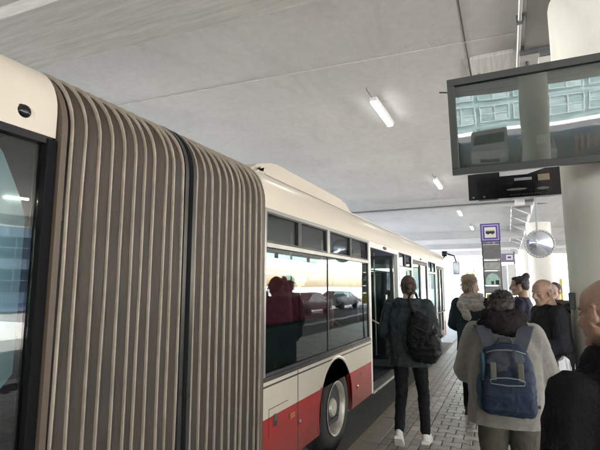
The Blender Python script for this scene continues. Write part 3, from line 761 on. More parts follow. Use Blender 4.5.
g = MB(); g.tube([(-.09, 1.20, 2.24), (-.09, 1.37, 2.25)], .006, 6); g.build('lamp_reflection', mat('lamp_reflection', (.6, .55, .45), .4, emit=(1, .85, .6), estr=.8), bus)  # glowing tube imitates a ceiling lamp's reflection in the window
# bellows
def bprof(off):
    P = []
    r = .36 + off; x0 = .035 + off; zt = 2.93 + off
    nside = 22
    for k in range(nside): P.append((x0, .36 + (zt-r-.36)*k/nside))
    for k in range(11):
        a = math.pi/2*k/10; P.append((x0-r+r*math.cos(a), zt-r+r*math.sin(a)))
    for k in range(1, 6): P.append((x0-r-(BW+.07+2*off-2*r)*k/6, zt))
    L2 = [(-BW - x, z) for x, z in P]
    return P + list(reversed(L2[:-5]))
def wob(y, i, s): return s*noise.noise(Vector((y*3.1, i*.22, 1.7)))
def bellow(ya, yb, n, seed):
    rnd = random.Random(seed)
    ys = [ya + (yb-ya)*k/n for k in range(n+1)]
    ys = [y + (rnd.uniform(-.011, .011) if 0 < k < n else 0) for k, y in enumerate(ys)]
    st = []
    for k in range(n):
        d = ys[k+1]-ys[k]
        st += [(ys[k], -.004), (ys[k]+.08*d, -.016), (ys[k]+.14*d, -.040), (ys[k]+.20*d, -.052), (ys[k]+.27*d, -.045), (ys[k]+.36*d, -.030), (ys[k]+.55*d, -.020), (ys[k]+.78*d, -.013), (ys[k]+.93*d, -.008)]
    st.append((ys[-1], -.004))
    g = MB(); rings = []
    for y, off in st:
        P = bprof(off); ring = []
        for i, (x, z) in enumerate(P):
            w = wob(y, i, .018)*min(1, abs(off)*40)
            ring.append(g.bm.verts.new((x + (w if x > -BW/2 else -w), y + .004*noise.noise(Vector((y*9, i*.5, 4))), z)))
        rings.append(ring)
    for A, B in zip(rings, rings[1:]):
        for i in range(len(A)-1): g.bm.faces.new((A[i], A[i+1], B[i+1], B[i]))
    g.build('bellows_fabric', bellows_m, bus, smooth='all')
    for k in range(n+1):
        g = MB(); y = ys[k]; w = .0046; P = bprof(0); ring = []
        lean = rnd.uniform(-.006, .006)
        for (dy, off) in ((-w, -.008), (-w, .004), (-w*.4, .010), (w*.4, .010), (w, .004), (w, -.008)):
            PP = bprof(off)
            ring.append([g.bm.verts.new((x, y+dy+lean*math.sin(z*2.2+k)*1.0+.003*noise.noise(Vector((k*3.3, z*2, 0))), z)) for x, z in PP])
        for A, B in zip(ring, ring[1:]):
            for i in range(len(A)-1): g.bm.faces.new((A[i], A[i+1], B[i+1], B[i]))
        g.build('bellows_rib', rib_m, bus, smooth='all')
    for zz in ():
        pass
bellow(1.40, 2.20, 10, 3); bellow(2.34, 3.19, 10, 5)
def hoop(y0, y1, off, m, name, inn=-.05):
    g = MB(); A = []
    for y, o in ((y0, inn), (y0, off), (y1, off), (y1, inn)):
        A.append([g.bm.verts.new((x, y, z)) for x, z in bprof(o)])
    for p, q in zip(A, A[1:]):
        for i in range(len(p)-1): g.bm.faces.new((p[i], p[i+1], q[i+1], q[i]))
    g.build(name, m, bus)
hoop(2.215, 2.245, .012, mat('hoop_steel', (.06, .062, .062), .35, metal=.6, noise_amt=.15), 'middle_hoop')
hoop(2.25, 2.29, -.02, black, 'hoop_rubber'); hoop(2.295, 2.325, .010, MATS['hoop_steel'], 'middle_hoop')
hoop(1.355, 1.385, -.008, mat('dark_brown_edge', (.10, .075, .055), .6), 'bellows_edge'); hoop(3.20, 3.235, .008, MATS['dark_brown_edge'], 'bellows_edge'); hoop(3.238, 3.288, -.015, black, 'bellows_gasket')
g = MB(); g.box(-BW+.1, -.1, 1.28, 3.25, .3, .35); g.build('turntable_floor', dark, bus)
# wheels
def wheel(y):
    w = empty('wheel', (0, y, .48)); w.parent = bus
    g = MB(); g.lathe([(.285, -.02), (.30, -.015), (.36, -.008), (.43, -.012), (.462, -.03), (.478, -.06), (.48, -.14), (.478, -.22), (.46, -.27), (.40, -.29), (.29, -.29)], axis='x', n=72)
    g.build('tyre', tyre_m, w, smooth='all')
    g = MB(); g.lathe([(.29, -.012), (.296, -.002), (.288, -.001), (.275, -.012), (.262, -.04), (.255, -.09), (.245, -.115), (.22, -.135), (.17, -.135), (.15, -.12), (.145, -.10), (.11, -.09), (.10, -.05), (.09, -.035), (0, -.03)], axis='x', n=72)
    g.build('rim', rim_m, w, smooth=True)
    g = MB()
    for k in range(10):
        a = 2*math.pi*k/10; cy, cz = .175*math.cos(a), .175*math.sin(a)
        g.lathe([(0, -.098), (.012, -.098), (.016, -.104), (.016, -.134)], (0, cy, cz), 'x', 6)
    g.build('wheel_nut', greyd, w)
    for k in range(8):
        pass
def arch(y):
    # cream flare lip and black liner
    g = MB(); A = []
    pr = [(.548, -.05), (.545, .003), (.551, .008), (.570, .007), (.582, .001)]
    for r_, x in pr:
        A.append([g.bm.verts.new((x, y + r_*math.cos(a), .48 + r_*math.sin(a))) for a in [R(-12)+R(204)*k/40 for k in range(41)] ])
    for p, q in zip(A, A[1:]):
        for i in range(40): g.bm.faces.new((p[i], p[i+1], q[i+1], q[i]))
    bm = g.bm
    for f in list(bm.faces):
        if f.calc_center_median().z < .783: f.material_index = 1
    g.build('wheel_arch_lip', [cream, red], bus, smooth='all')
    g = MB(); B = []
    for x in (-.05, -.5):
        B.append([g.bm.verts.new((x, y + .548*math.cos(a), .48 + .548*math.sin(a))) for a in [R(-12)+R(204)*k/40 for k in range(41)]])
    for i in range(40): g.bm.faces.new((B[0][i], B[0][i+1], B[1][i+1], B[1][i]))
    g.build('wheel_arch_liner', black, bus)
for y in (CY, 12.6, -1.6): wheel(y); arch(y)
# underfloor, hatch, latch, markers
g = MB(); g.box(-BW+.1, -.3, 5.7, 11.9, .2, .34); g.box(-BW+.1, -.12, 3.4, 4.4, .22, .34); g.build('underfloor', black, bus)
g = MB()
hy0, hy1 = 3.42, 3.78
for a, b, c, d in ((hy0, hy1, .845, .850), (hy0, hy0+.006, .62, .845)): g.box(-.002, .0015, a, b, c, d)
g.box(-.002, .0012, 3.985, 3.997, .34, 1.07); g.build('hatch_gap', black, bus)
g = MB(); g.box(-.01, .010, 3.50, 3.56, .69, .79, .008); g.box(-.01, .022, 3.515, 3.545, .70, .735, .005); g.build('latch', mat('latch_dark', (.05, .045, .04), .4), bus)
orange = mat('orange_marker', (.34, .10, .03), .25, coat=.5)
for y, z, w in ((3.86, .70, .05), (5.83, .56, .03), (9.2, .6, .05)):
    g = MB(); g.box(-.005, .012, y-w, y+w, z-.025, z+.025, .006); g.build('side_marker', orange, bus)
g = MB(); g.ell((.004, 4.03, .60), (.012, .018, .022)); g.ell((.003, 6.0, .70), (.01, .014, .018)); g.build('flap_lock', alu, bus, smooth=True)
# front end
g = MB(); g.box(-BW, 0, 15.1, 15.2, .34, 1.1, .03); g.box(-BW, 0, 15.1, 15.18, 2.45, 2.80, .03); g.build('front_panel', cream, bus)
g = MB(); g.box(-BW+.03, -.03, 15.13, 15.14, 1.1, 2.45); g.build('windscreen', busglass, bus)
g = MB(); g.box(-.08, .0, 15.09, 15.19, 1.1, 2.45, .01); g.build('front_post', whitep, bus)
m = empty('wing_mirror', (.1, 15.25, 2.6)); m.parent = bus
g = MB(); g.tube([(-.10, -.1, .15), (.0, .0, .30), (.22, .03, .22), (.28, .03, .02)], .028, 8); g.box(-.14, .02, -.12, .03, .20, .38, .02); g.build('mirror_bracket', gloss_black, m, smooth=True)
g = MB(); g.box(.16, .38, -.02, .10, -.38, .04, .045); g.build('mirror_housing', mat('mirror_grey', (.30, .31, .32), .4), m, smooth=True)
g = MB(); g.box(.185, .355, -.026, -.021, -.35, .01); g.build('mirror_glass', MATS['mirror_surface'], m)

# ------------------------------------------------------------------ people
def remesh(g, voxel, smooth_it, name, fold=None, cuts=()):
    bmesh.ops.recalc_face_normals(g.bm, faces=g.bm.faces)
    me = bpy.data.meshes.new('tmp'); g.bm.to_mesh(me); g.bm.free()
    o = bpy.data.objects.new('tmp', me); COL.objects.link(o)
    md = o.modifiers.new('r', 'REMESH'); md.mode = 'VOXEL'; md.voxel_size = voxel; md.use_smooth_shade = True
    sm = o.modifiers.new('s', 'SMOOTH'); sm.iterations = smooth_it; sm.factor = .5
    bpy.context.view_layer.update()
    dg = bpy.context.evaluated_depsgraph_get(); dg.update()
    me2 = bpy.data.meshes.new_from_object(o.evaluated_get(dg)); me2.name = name
    bpy.data.objects.remove(o); bpy.data.meshes.remove(me)
    bm = bmesh.new(); bm.from_mesh(me2); bm.normal_update()
    if fold:
        for v in bm.verts: v.co += v.normal*fold(v.co, v.normal)
    for co, no in cuts:
        bmesh.ops.bisect_plane(bm, geom=list(bm.verts)+list(bm.edges)+list(bm.faces), plane_co=co, plane_no=no, clear_outer=True)
    for f in bm.faces: f.smooth = True
    bm.to_mesh(me2); bm.free()
    return me2
def obj(name, me, m, parent, **kw):
    o = bpy.data.objects.new(name, me); COL.objects.link(o); o.parent = parent
    me.materials.clear()
    for q in (m if isinstance(m, list) else [m]): me.materials.append(q)
    return tag(o, **kw)
def cloth_fold(seed, amp, sc=9., zs=.45):
    def f(co, no):
        p = Vector((co.x*sc + seed, co.y*sc, co.z*sc*zs))
        d = noise.noise(p + Vector((noise.noise(p*.6)*1.3, 0, noise.noise(p*.7+Vector((9, 1, 2)))*1.3)))
        e = 1-abs(noise.noise(p*1.7 + Vector((4, 7, 1))))*2.2
        q = Vector((co.x*5+seed, co.y*5, co.z*24 + 3*noise.noise(Vector((co.x*7, co.y*7, co.z*4)))))
        return amp*(d*.55 + max(0, e)*.40) + amp*.30*noise.noise(q)
    return f
skin_a = mat('skin_fair', (.44, .285, .215), .5, noise_amt=.12, nscale=18, bump=.12, bscale=120)
skin_b = mat('skin_ruddy', (.40, .255, .19), .48, noise_amt=.22, nscale=35, bump=.15, bscale=110, dirt=(.38, .15, .10), dirt_amt=.35, dscale=9)
for m in (skin_a, skin_b):
    b = m.node_tree.nodes['Principled BSDF']; b.inputs['Subsurface Weight'].default_value = .12; b.inputs['Subsurface Radius'].default_value = (.02, .006, .003)
lipm = mat('lips', (.36, .12, .10), .5); eyew = mat('eye_white', (.6, .57, .54), .2); iris = mat('iris_dark', (.04, .03, .025), .15)
browm = mat('brow', (.12, .08, .06), .8)

def V(*a): return Vector(a)
def default_joints(h=1.76):
    k = h/1.76
    J = dict(pelvis=V(0, 0, .95), waist=V(0, .0, 1.10), chest=V(0, .0, 1.30), neck=V(0, -.01, 1.49), head=V(0, .02, 1.645),
             shL=V(-.185, 0, 1.43), shR=V(.185, 0, 1.43), elL=V(-.235, -.02, 1.14), elR=V(.235, -.02, 1.14),
             wrL=V(-.235, .07, .90), wrR=V(.235, .07, .90), hiL=V(-.09, 0, .92), hiR=V(.09, 0, .92),
             knL=V(-.10, .02, .50), knR=V(.10, .02, .50), anL=V(-.105, -.02, .09), anR=V(.105, -.02, .09))
    return {n: v*k for n, v in J.items()}
def head_prims(g, M, ear=True):
    """head about its own centre, facing +Y"""
    def e(c, r, rot=None):
        q = bmesh.ops.create_uvsphere(g.bm, u_segments=24, v_segments=16, radius=1)
        T = M @ Matrix.Translation(Vector(c)) @ (rot.to_matrix().to_4x4() if rot else Matrix()) @ Matrix.Diagonal((*r, 1))
        for v in q['verts']: v.co = T @ v.co
    def c(a, b, r0, r1): g.cap(M @ Vector(a), M @ Vector(b), r0, r1, 12)
    e((0, -.020, .035), (.077, .098, .085)); e((0, .028, .035), (.066, .060, .068))
    e((0, .030, -.035), (.062, .062, .080)); e((0, -.03, -.03), (.066, .065, .06))
    e((0, .068, -.098), (.030, .026, .022))
    for s in (-1, 1):
        c((s*.055, -.005, -.055), (s*.022, .066, -.100), .020, .018)
        e((s*.040, .062, -.030), (.024, .022, .026))
        c((s*.012, .087, .020), (s*.048, .068, .022), .011, .009)
        c((s*.010, .096, -.037), (s*.016, .090, -.040), .010, .008)
        if ear:
            e((s*.074, -.008, -.006), (.008, .016, .029), Euler((R(-12), 0, R(s*-14))))
            pts = [(s*(.081-.004*math.cos(a)), -.010+.018*math.cos(a)-.006*math.sin(a), -.003+.030*math.sin(a)) for a in [R(-70)+R(260)*k/10 for k in range(11)]]
            g.tube([M @ Vector(p) for p in pts], .0042, 8)
            c((s*.076, -.004, -.034), (s*.076, .000, -.038), .007, .006)
    c((0, .090, .012), (0, .112, -.030), .009, .012); e((0, .108, -.036), (.013, .013, .010))
    c((-.018, .087, -.062), (.018, .087, -.062), .008, .008); c((-.014, .084, -.074), (.014, .084, -.074), .009, .009)
def eyes(me_o, M):
    bm = bmesh.new(); bm.from_mesh(me_o)
    def sph(c, r, idx, sc=(1, 1, 1)):
        q = bmesh.ops.create_uvsphere(bm, u_segments=14, v_segments=10, radius=r)
        T = M @ Matrix.Translation(Vector(c)) @ Matrix.Diagonal((*sc, 1))
        for v in q['verts']: v.co = T @ v.co
        for f in {f for v in q['verts'] for f in v.link_faces}: f.material_index = idx; f.smooth = True
    for s in (-1, 1):
        sph((s*.031, .0765, .000), .0115, 2, (1.15, 1, .8)); sph((s*.031, .0835, .000), .0058, 3)
        sph((s*.031, .083, .024), .011, 4, (1.6, .45, .25))
    Mi = M.inverted()
    for f in bm.faces:
        if f.material_index == 0:
            p = Mi @ f.calc_center_median()
            if p.y > .082 and abs(p.x) < .024 and -.079 < p.z < -.058: f.material_index = 1
    bm.to_mesh(me_o); bm.free()
def hand(g, wr, el, side, curl=.6):
    """palm, four fingers and a thumb continuing from the forearm"""
    d = (wr-el).normalized(); 
    lat = d.cross(V(1, 0, 0)); 
    if lat.length < .2: lat = V(0, 1, 0)
    lat.normalize()                               # across the palm (roughly front/back)
    nrm = d.cross(lat).normalized()*(-1)
    if nrm.x*side > 0: nrm = -nrm                 # palm faces the body
    pc = wr + d*.05
    for k in range(3):
        u = (k-1)*.022
        g.cap(wr + lat*u*.7 + d*.01, wr + d*.085 + lat*u, .016, .014, 10)
    for k, ln in enumerate((.072, .080, .074, .058)):
        u = (1.5-k)*.021
        a = wr + d*.088 + lat*u; b = a + (d*math.cos(curl*.5) + nrm*math.sin(curl*.5))*ln*.5
        c = b + (d*math.cos(curl*1.5) + nrm*math.sin(curl*1.5))*ln*.5
        g.cap(a, b, .0092, .0085, 8); g.cap(b, c, .0085, .0072, 8)
    a = wr + d*.03 + lat*.028; b = a + (d*.6 + lat*.6 + nrm*.4).normalized()*.042; c = b + (d*.9 + nrm*.45).normalized()*.032
    g.cap(a, b, .0125, .0105, 8); g.cap(b, c, .0105, .008, 8)

def person(loc, face_deg, label, J, skin, group=None, yaw=0, pitch=0, roll=0, k=1., voxel=.0065, ear=True, headsc=1., nk=1.):
    t = empty('person', loc, R(face_deg), label, 'person', group)
    g = MB()
    M = Matrix.Translation(J['head']) @ Euler((R(pitch), R(roll), R(yaw)), 'XYZ').to_matrix().to_4x4() @ Matrix.Scale(headsc, 4)
    head_prims(g, M, ear)
    hb = M @ V(0, -.035, -.06)
    g.cap(J['neck'] + V(0, -.01, .0), hb, .060*k*nk, .057*k*nk, 16)
    g.ell(J['chest'], (.145*k, .090*k, .15*k)); g.ell(J['waist'], (.135*k, .09*k, .16*k)); g.ell(J['pelvis'], (.15*k, .10*k, .12*k))
    g.cap(J['shL'], J['shR'], .05*k, .05*k); g.cap(J['neck'], J['chest'], .055*k, .085*k)
    for s, q in (('L', -1), ('R', 1)):
        g.cap(J['sh'+s], J['el'+s], .047*k, .038*k); g.cap(J['el'+s], J['wr'+s], .038*k, .026*k)
        hand(g, J['wr'+s], J['el'+s], q)
        g.cap(J['hi'+s], J['kn'+s], .075*k, .05*k); g.cap(J['kn'+s], J['an'+s], .05*k, .034*k)
        g.cap(J['an'+s], J.get('to'+s, J['an'+s] + V(0, .13, -.06)), .034, .025)
    me = remesh(g, voxel, 3, 'body')
    eyes(me, M)
    mats_ = [skin, lipm, eyew, iris, browm]
    o = obj('body', me, None, t); me.materials.clear()
    for q in mats_: me.materials.append(q)
    return t, M
def jacket(t, J, rings, m, arm=(.075, .058, .050), voxel=.011, fold=.012, hem=None, name='jacket', extra=None, seed=1., cuffs=True):
    g = MB(); g.loft(rings, 36, 2.4)
    for s in 'LR':
        a, b, c = J['sh'+s], J['el'+s], J['wr'+s]
        g.cap(a, b, arm[0], arm[1], 16); g.cap(b, c + (b-c)*.02, arm[1]*1.03, arm[2], 16)
    if extra: extra(g)
    cuts = []
    me = remesh(g, voxel, 5, name, cloth_fold(seed, fold), [((0, 0, hem), (0, 0, -1))] if hem else [])
    return obj(name, me, m, t)
def trousers(t, J, m, r=(.092, .066, .055), seed=3., top=1.0, name='trousers'):
    g = MB(); g.loft([(J['pelvis'].x, J['pelvis'].y, J['pelvis'].z-.09, .155, .10), (J['pelvis'].x, J['pelvis'].y, J['pelvis'].z, .168, .115), (J['pelvis'].x, J['pelvis'].y, J['pelvis'].z+.12, .155, .10)], 28)
    for s in 'LR':
        g.cap(J['hi'+s]+V(0, 0, -.02), J['kn'+s], r[0], r[1], 16); g.cap(J['kn'+s], J['an'+s] + (J['kn'+s]-J['an'+s])*.08, r[1], r[2], 16)
    me = remesh(g, .010, 4, name, cloth_fold(seed, .011, 12, .9))
    return obj(name, me, m, t)
def shoe(t, an, rot, upper, sole, name='shoe'):
    s = empty(name, an, 0); s.parent = t; s.rotation_euler = rot
    g = MB(); g.ell((0, -.005, -.02), (.043, .055, .055)); g.ell((0, .08, -.045), (.047, .10, .038)); g.ell((0, .03, -.04), (.044, .09, .045)); g.box(-.04, .04, -.05, .14, -.085, -.05, .01)
    obj('upper', remesh(g, .006, 4, 'upper'), upper, s)
    g = MB(); g.prism([(-.038, -.055), (.038, -.055), (.044, .0), (.052, .10), (.040, .17), (0, .188), (-.040, .17), (-.050, .10), (-.042, .0)], 'z', -.09, -.066)
    g.build('sole', sole, s)
    g = MB()
    for i in range(4): g.tube([(-.022, .03+i*.018, -.0005-i*.008), (.022, .03+i*.018, -.0005-i*.008)], .004, 6)
    g.build('laces', sole, s)
def hair_strands(g, M, n, base, length, rnd, w=.0035, dirf=None, region=None):
    """thin tapered strands rooted on an ellipsoid"""
    c, r = base; cnt = 0; tries = 0
    while cnt < n and tries < n*20:
        tries += 1
        d = Vector((rnd.gauss(0, 1), rnd.gauss(0, 1), rnd.gauss(0, 1))).normalized()
        if region and not region(d): continue
        p = Vector((c[0]+d.x*r[0], c[1]+d.y*r[1], c[2]+d.z*r[2]))
        L_ = length*rnd.uniform(.5, 1.2); v = dirf(d, rnd) if dirf else d
        pts = []; q = p.copy(); vel = Vector(v)
        for k in range(5):
            pts.append(M @ q); vel = (vel + Vector((rnd.uniform(-.3, .3), rnd.uniform(-.3, .3), rnd.uniform(-.3, .3)-.12))).normalized(); q = q + vel*L_/4
        g.tube(pts, [w, w, w*.8, w*.6, w*.2], 4, cap=False); cnt += 1
def T(g_me, M): g_me.transform(M); return g_me

CLOTH = []
# ---- the woman walking to the bus doors
rnd = random.Random(11)
navycoat = mat('teal_black_coat', (.022, .030, .033), .6, noise_amt=.25, nscale=10, bump=.25, bscale=70, sheen=.1)
blacktr = mat('black_trousers', (.008, .008, .010), .75, noise_amt=.2, bump=.2)
whiteshoe = mat('white_shoe', (.62, .60, .56), .55, noise_amt=.1); soleM = mat('shoe_sole', (.68, .66, .62), .6, noise_amt=.15, nscale=20)
bagblack = mat('black_bag', (.009, .009, .010), .5, noise_amt=.3, nscale=8, bump=.35, bscale=50)
J = default_joints(1.80)
J.update(elL=V(-.275, .02, 1.17), wrL=V(-.20, .22, 1.06), elR=V(.27, .0, 1.17), wrR=V(.19, .20, 1.05), head=V(0, .035, 1.665),
         hiL=V(-.095, 0, .92), hiR=V(.095, 0, .92), knL=V(-.11, .03, .49), anL=V(-.105, -.20, .155), knR=V(.125, .06, .50), anR=V(.135, .05, .09),
         toL=V(-.105, -.10, .03))
t, M = person((-1.03, 5.17, PZ), 2, 'woman in dark teal hooded jacket and black trousers walking to the open bus doors', J, skin_a, yaw=12, pitch=-6)
def hood(g):
    g.tube([(-.13, -.02, 1.50), (-.10, -.10, 1.50), (0, -.125, 1.485), (.10, -.10, 1.50), (.13, -.02, 1.50)], [.035, .05, .055, .05, .035], 14)
    g.tube([(-.13, .0, 1.52), (-.10, .07, 1.52), (0, .09, 1.50), (.10, .07, 1.52), (.13, .0, 1.52)], .030, 12)
    g.ell((0, -.10, 1.44), (.12, .06, .075))
jacket(t, J, [(0, 0, .80, .225, .165), (0, 0, .86, .225, .165), (0, 0, 1.00, .215, .155), (0, 0, 1.15, .205, .145), (0, 0, 1.30, .215, .145), (0, -.01, 1.42, .21, .125), (0, -.01, 1.49, .13, .09), (0, -.01, 1.53, .085, .075)],
       navycoat, (.080, .074, .058), fold=.022, extra=hood, seed=2.3, hem=.82)
trousers(t, J, blacktr, (.088, .062, .050))
shoe(t, J['anL'], (R(-38), 0, R(4)), whiteshoe, soleM); shoe(t, J['anR'], (0, 0, R(-4)), whiteshoe, soleM)
hairb = mat('brown_hair', (.050, .022, .014), .5, noise_amt=.45, nscale=6, stretch=(9, 9, 1.5), bump=.5, bscale=26)
g = MB(); g.ell((0, -.028, .038), (.086, .100, .088)); g.ell((0, -.055, -.02), (.074, .065, .07)); g.ell((0, -.115, .0), (.040, .045, .045)); g.ell((0, -.105, -.055), (.03, .035, .05)); g.ell((0, -.02, .075), (.068, .085, .06))
me = T(remesh(g, .006, 3, 'hair', lambda co, no: .003*noise.noise(co*70)), M); o = obj('hair', me, hairb, t)
g = MB(); hair_strands(g, M, 160, ((0, -.04, .02), (.078, .092, .085)), .075, rnd, .0016, lambda d, r: Vector((d.x*.3, -.3+d.y*.2, -.8)), lambda d: d.y < .25); g.build('hair_strands', hairb, o)
# shoulder bag, its own thing, worn on the right hip
b = empty('shoulder_bag', (-.86, 5.03, PZ+.86), R(-4), 'large slouchy black bag hanging on the back of the walking woman', 'bag')
g = MB(); g.loft([(.03, -.01, .02, .10, .06), (.02, -.02, .10, .165, .10), (.015, -.02, .25, .175, .115), (-.01, -.01, .40, .14, .10), (-.05, .0, .50, .08, .06), (-.07, .01, .54, .04, .03)], 28, 2.6)
obj('bag_body', remesh(g, .011, 4, 'bag_body', cloth_fold(5.2, .024, 10, 1)), bagblack, b)
g = MB(); g.tube([(-.05, -.02, .50), (-.10, -.06, .60), (-.12, -.06, .70), (-.10, -.02, .745), (-.08, .08, .74), (-.06, .14, .62)], .014, 8); g.build('strap', bagblack, b, smooth=True)
g = MB(); g.tube([(-.05, -.125, .40), (.12, -.12, .32)], .005, 6); g.tube([(-.10, -.128, .22), (.13, -.128, .20)], .004, 6); g.build('zip', greyd, b)

# ---- man with the blue backpack
wool = mat('grey_beige_wool', (.205, .195, .172), .9, noise_amt=.22, nscale=26, bump=.6, bscale=160, sheen=.35)
scarfm = mat('dark_scarf', (.015, .012, .013), .9, noise_amt=.4, nscale=20, bump=.5, bscale=90, sheen=.1)
greentr = mat('grey_green_trousers', (.075, .072, .058), .85, noise_amt=.2, bump=.3, bscale=120)
packnavy = mat('navy_backpack', (.022, .033, .060), .6, noise_amt=.25, nscale=14, bump=.35, bscale=140)
packdark = mat('dark_backpack_cloth', (.06, .07, .088), .65, noise_amt=.2, bump=.3, bscale=140)
packteal = mat('teal_side_pocket', (.018, .06, .09), .6, noise_amt=.2, bump=.2)
J = default_joints(1.72)
J.update(head=V(0, .105, 1.505), neck=V(0, .02, 1.40), shL=V(-.175, .0, 1.355), shR=V(.175, .0, 1.355), elL=V(-.245, .05, 1.11), elR=V(.245, .05, 1.11), wrL=V(-.14, .28, 1.10), wrR=V(.14, .28, 1.12))
t, M = person((-.05, 3.35, PZ), 2, 'man in beige grey wool jacket with bent head wearing the blue backpack', J, skin_a, yaw=0, pitch=-38)
def col(g):
    g.tube([(-.12, .05, 1.42), (-.11, -.03, 1.44), (-.05, -.085, 1.455), (.05, -.085, 1.455), (.11, -.03, 1.44), (.12, .05, 1.42)], .030, 12)
jacket(t, J, [(0, 0, .74, .240, .17), (0, 0, .82, .240, .17), (0, 0, .95, .230, .165), (0, 0, 1.10, .222, .155), (0, 0, 1.24, .220, .15), (0, 0, 1.34, .20, .13), (0, 0, 1.40, .14, .11), (0, 0, 1.43, .09, .08)],
       wool, (.082, .080, .062), fold=.014, seed=8.1, hem=.805, extra=col)
trousers(t, J, greentr, (.098, .078, .068))
for s in 'LR': shoe(t, J['an'+s], (0, 0, 0), mat('dark_shoe', (.03, .025, .02), .5), black)
g = MB()   # big soft scarf around the neck
for i, (z, r_, tk, dy) in enumerate(((1.405, .120, .045, -.01), (1.45, .108, .040, 0.0), (1.48, .092, .030, .015))):
    g.tube([((r_+.014*math.sin(3*a+i))*math.cos(a), dy + r_*.92*math.sin(a), z + .014*math.sin(2*a+i) + (.012 if math.sin(a) < 0 else 0)) for a in [2*math.pi*k/28 for k in range(28)]], tk, 12, closed=True)
obj('scarf', remesh(g, .009, 3, 'scarf', cloth_fold(3.4, .016, 16, 1)), scarfm, t)
hairk = mat('black_brown_hair', (.020, .014, .011), .45, noise_amt=.4, nscale=8, stretch=(8, 8, 2), bump=.5, bscale=30)
g = MB(); g.ell((0, -.030, .040), (.088, .102, .090)); g.ell((0, -.065, -.010), (.076, .060, .07)); g.ell((0, .04, .085), (.065, .055, .035)); g.ell((.02, -.03, .08), (.07, .08, .06))
o = obj('hair', T(remesh(g, .006, 3, 'hair', lambda co, no: .006*noise.noise(co*45)), M), hairk, t)
g = MB(); hair_strands(g, M, 420, ((0, -.03, .04), (.084, .098, .088)), .030, rnd, .0013, lambda d, r: Vector((d.x*.5+r.uniform(-.6, .6), d.y*.4-.8, d.z*.3)), lambda d: d.z > -.5 and d.y < .7); g.build('hair_strands', hairk, o)
# backpack
b = empty('backpack', (-.04, 3.215, PZ+.895), R(2), 'navy blue backpack with grey straps on the beige wool jacket', 'backpack')
g = MB(); g.loft([(0, -.03, .0, .135, .055), (0, -.045, .03, .155, .085), (0, -.055, .15, .160, .105), (0, -.045, .30, .150, .085), (0, -.035, .38, .125, .06), (0, -.03, .43, .07, .03)], 32, 3.2)
obj('pack_body', remesh(g, .008, 4, 'pack_body', cloth_fold(2.2, .012, 11, 1)), packnavy, b)
g = MB(); g.loft([(0, -.115, .02, .120, .025), (0, -.135, .05, .140, .040), (0, -.145, .14, .140, .045), (0, -.13, .20, .130, .030), (0, -.11, .225, .10, .01)], 28, 3.2)
obj('front_pocket', remesh(g, .007, 3, 'front_pocket', cloth_fold(6.2, .010, 14, 1)), packnavy, b)
g = MB(); g.ell((0, -.100, .31), (.115, .035, .095)); obj('top_pocket', remesh(g, .007, 3, 'top_pocket', cloth_fold(7.2, .010, 14, 1)), packdark, b)
g = MB(); g.tube([(-.095, -.180, .225), (-.06, -.190, .24), (.0, -.192, .245), (.06, -.190, .24), (.095, -.180, .225), (.09, -.182, .205), (0, -.192, .20), (-.09, -.182, .205)], .004, 6, closed=True)
g.tube([(-.11, -.10, .375), (-.06, -.13, .395), (0, -.14, .40), (.06, -.13, .395), (.11, -.10, .375)], .004, 6); g.build('zip', mat('zip_grey', (.20, .21, .22), .5, metal=.3), b)
g = MB()
for x in (-.075, .075): g.box(x-.016, x+.016, -.182, -.168, .225, .33, .004)
g.build('compression_strap', mat('strap_olive', (.10, .10, .085), .7), b)
g = MB(); g.ell((-.158, -.055, .13), (.022, .07, .11)); g.ell((-.135, -.09, .28), (.02, .05, .10)); obj('side_pocket', remesh(g, .007, 3, 'side_pocket', cloth_fold(1.2, .008, 14, 1)), packteal, b)
g = MB(); g.tube([(-.045, -.055, .43), (-.03, -.08, .465), (.03, -.08, .465), (.045, -.055, .43)], .009, 8); g.box(.035, .055, -.16, -.145, .33, .40, .003); g.build('grab_loop', packdark, b, smooth=True)
def strap(sx):
    g = MB(); pts = [V(sx*.085, -.045, .40), V(sx*.105, -.045, .47), V(sx*.130, .02, .525), V(sx*.150, .12, .52), V(sx*.165, .26, .42), V(sx*.17, .30, .28), V(sx*.18, .27, .10), V(sx*.19, .15, .05), V(sx*.165, -.01, .05)]
    wv = V(1, 0, 0); prev = None
    for i, p in enumerate(pts):
        tdir = (pts[min(i+1, 8)]-pts[max(i-1, 0)]).normalized(); w = (wv - tdir*wv.dot(tdir)).normalized(); n = tdir.cross(w).normalized()
        hw = (.038, .042, .042, .040, .034, .03, .018, .014, .014)[i]
        ring = [g.bm.verts.new(p + w*a*hw + n*c*.007) for a, c in ((-1, -1), (1, -1), (1, 1), (-1, 1))]
        if prev:
            for k in range(4): g.bm.faces.new((prev[k], prev[(k+1) % 4], ring[(k+1) % 4], ring[k]))
        else: g.bm.faces.new(ring)
        prev = ring
    g.bm.faces.new(prev)
    g.build('shoulder_strap', packdark, b, smooth=True)
strap(-1); strap(1)

